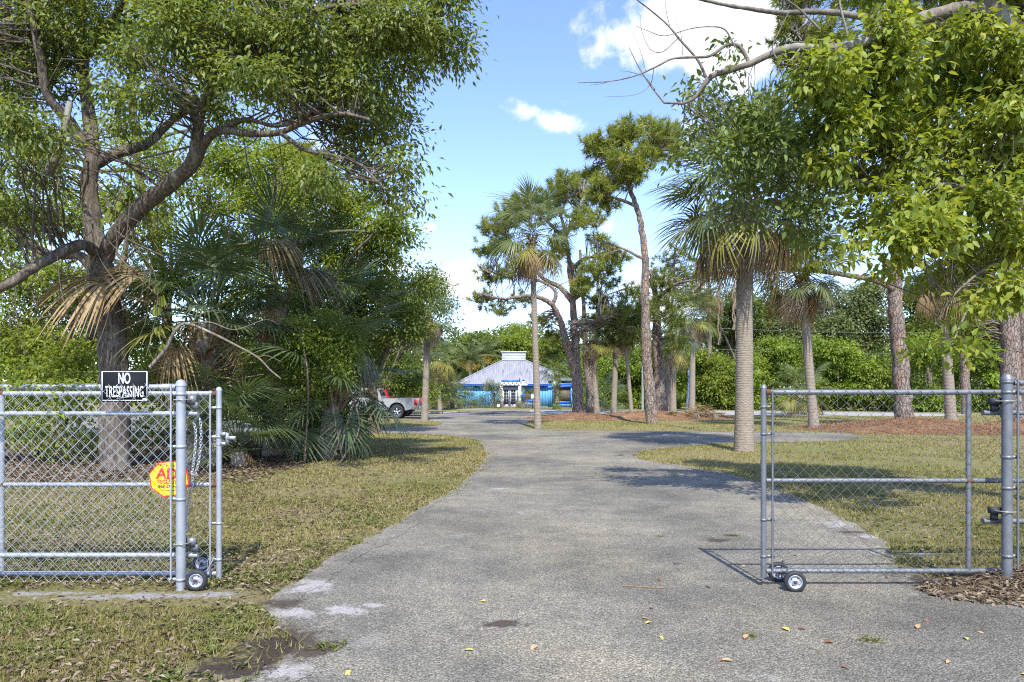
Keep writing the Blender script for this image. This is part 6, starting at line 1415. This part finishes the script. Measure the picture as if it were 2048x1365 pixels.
# grains and leaves lying on the asphalt
fm_ = MB(); add_leaves(fm_, np.zeros((1, 3)), np.array([[1., 0, .1]]), np.array([[0, 0, 1.]]), .075, .034, np.array([.8]), True, .2)
S['fallen'] = plain('fallen_leaf_tan', (.42, .25, .12), .8, 0, .3, 30); S['fallenbrown'] = plain('fallen_leaf_brown', (.2, .085, .045), .8, 0, .3, 30); S['fallenyellow'] = plain('fallen_leaf_yellow', (.5, .4, .08), .8, 0, .3, 30)
fmes = {k: fm_.mesh('fallen_leaf', S[k]) for k in ('fallen', 'fallenbrown', 'fallenyellow')}
spots = [(1283, 1237, 'fallen'), (1290, 1248, 'fallenyellow'), (1303, 1218, 'fallenbrown'), (1320, 1272, 'fallenyellow'), (1316, 1157, 'fallenbrown'), (930, 1300, 'fallenyellow'), (845, 1047, 'fallenbrown'), (973, 1203, 'fallenyellow'), (1075, 1291, 'fallen'), (1488, 1278, 'fallen'), (1580, 1262, 'fallenyellow'), (1596, 1257, 'fallenbrown'), (1648, 1286, 'fallenbrown'),
         (1835, 1258, 'fallen'), (1845, 1240, 'fallenbrown'), (1900, 1322, 'fallen'), (1955, 1264, 'fallen'), (1935, 1280, 'fallenyellow'), (1452, 1320, 'fallenbrown'), (1465, 1322, 'fallen'), (1680, 1332, 'fallenbrown'), (1842, 1177, 'fallenbrown'), (1780, 1157, 'fallen'), (1720, 1158, 'fallen'), (1592, 1112, 'fallenbrown'), (1490, 1130, 'fallen'), (1450, 1018, 'fallenbrown'), (1313, 1012, 'fallenbrown'), (1345, 1128, 'fallenbrown'), (2040, 1347, 'fallenyellow'), (1895, 1184, 'fallenbrown'), (1410, 1173, 'fallenbrown'), (1690, 1045, 'fallen'), (700, 1340, 'fallenyellow')]
names = {'fallen': 'tan dry leaf lying on the driveway', 'fallenbrown': 'small dark brown dry leaf lying on the driveway', 'fallenyellow': 'yellow leaf lying on the driveway'}
for px, py, k in spots:
    p = gp(px, py, .012); o = bpy.data.objects.new('fallen_leaf', fmes[k]); col.objects.link(o); o.location = tuple(p); o.rotation_euler = (rs.normal() * .15, rs.normal() * .15, rs.uniform(0, 6.28)); o.scale = (1.05,) * 3 if rs.random() < .5 else (.8,) * 3; tag(o, names[k], 'leaf', names[k].replace('leaf', 'leaves', 1))
m = MB(); q = [gp(x, y, .014) for x, y in ((1246, 1172), (1270, 1173), (1300, 1175), (1328, 1176))]; m.tube(q, .004, 5); tag(m.build('fallen_twig', L['straw'], loc=q[0]), 'thin straw twig lying across the driveway', 'twig')
x, y = scatter(14000, 3.3, 13); ok = inside(ROAD, x, y) & (rs.random(len(x)) < .35); x, y = x[ok], y[ok]; n = len(x); a = rs.uniform(0, 6.28, n); d = np.stack([np.cos(a), np.sin(a), np.zeros(n)], 1)
m = MB(); add_leaves(m, np.stack([x, y, np.full(n, .011)], 1), d, np.tile((0, 0, 1.), (n, 1)), rs.uniform(.006, .02, n), rs.uniform(.004, .012, n), rs.random(n)); tag(m.build('grit', L['litter']), 'fine grit and leaf crumbs on the asphalt', 'grit', kind='stuff')
# tufts growing through the asphalt
for px, py, s_, lab in ((660, 1298, 1.0, 'green weed tuft on the dark dirt at the driveway edge'), (1470, 1074, .6, 'weed tuft in the dirt hole of the driveway'), (1500, 1275, .5, 'pale weed tuft growing through the asphalt by the yellow leaf'), (1740, 1285, .7, 'thin dry grass tuft on the driveway before the gate'), (1320, 1075, .45, 'tiny grass tuft beside the dirt hole'), (620, 1135, 1.0, 'bright weed clump at the lawn corner of the driveway'), (1810, 1125, 1.0, 'weed clump at the driveway edge behind the gate'), (1240, 912, 1.0, 'grass tuft at the inner driveway corner')):
    c = gp(px, py); m = MB(); n = 40; a = rs.uniform(0, 6.28, n); pos = np.stack([c[0] + rs.normal(size=n) * .06 * s_, c[1] + rs.normal(size=n) * .03 * s_, np.full(n, .008)], 1); d = np.stack([np.cos(a), np.sin(a), rs.uniform(.2, 1.2, n)], 1)
    add_leaves(m, pos, d, np.tile((0, 0, 1.), (n, 1)), .075 * s_ * rs.uniform(.6, 1.2, n), .012 * s_, rs.random(n)); tag(m.build('weed_tuft', L['weed'], loc=c), lab, 'weed', kind='stuff')
bpy.context.view_layer.update()
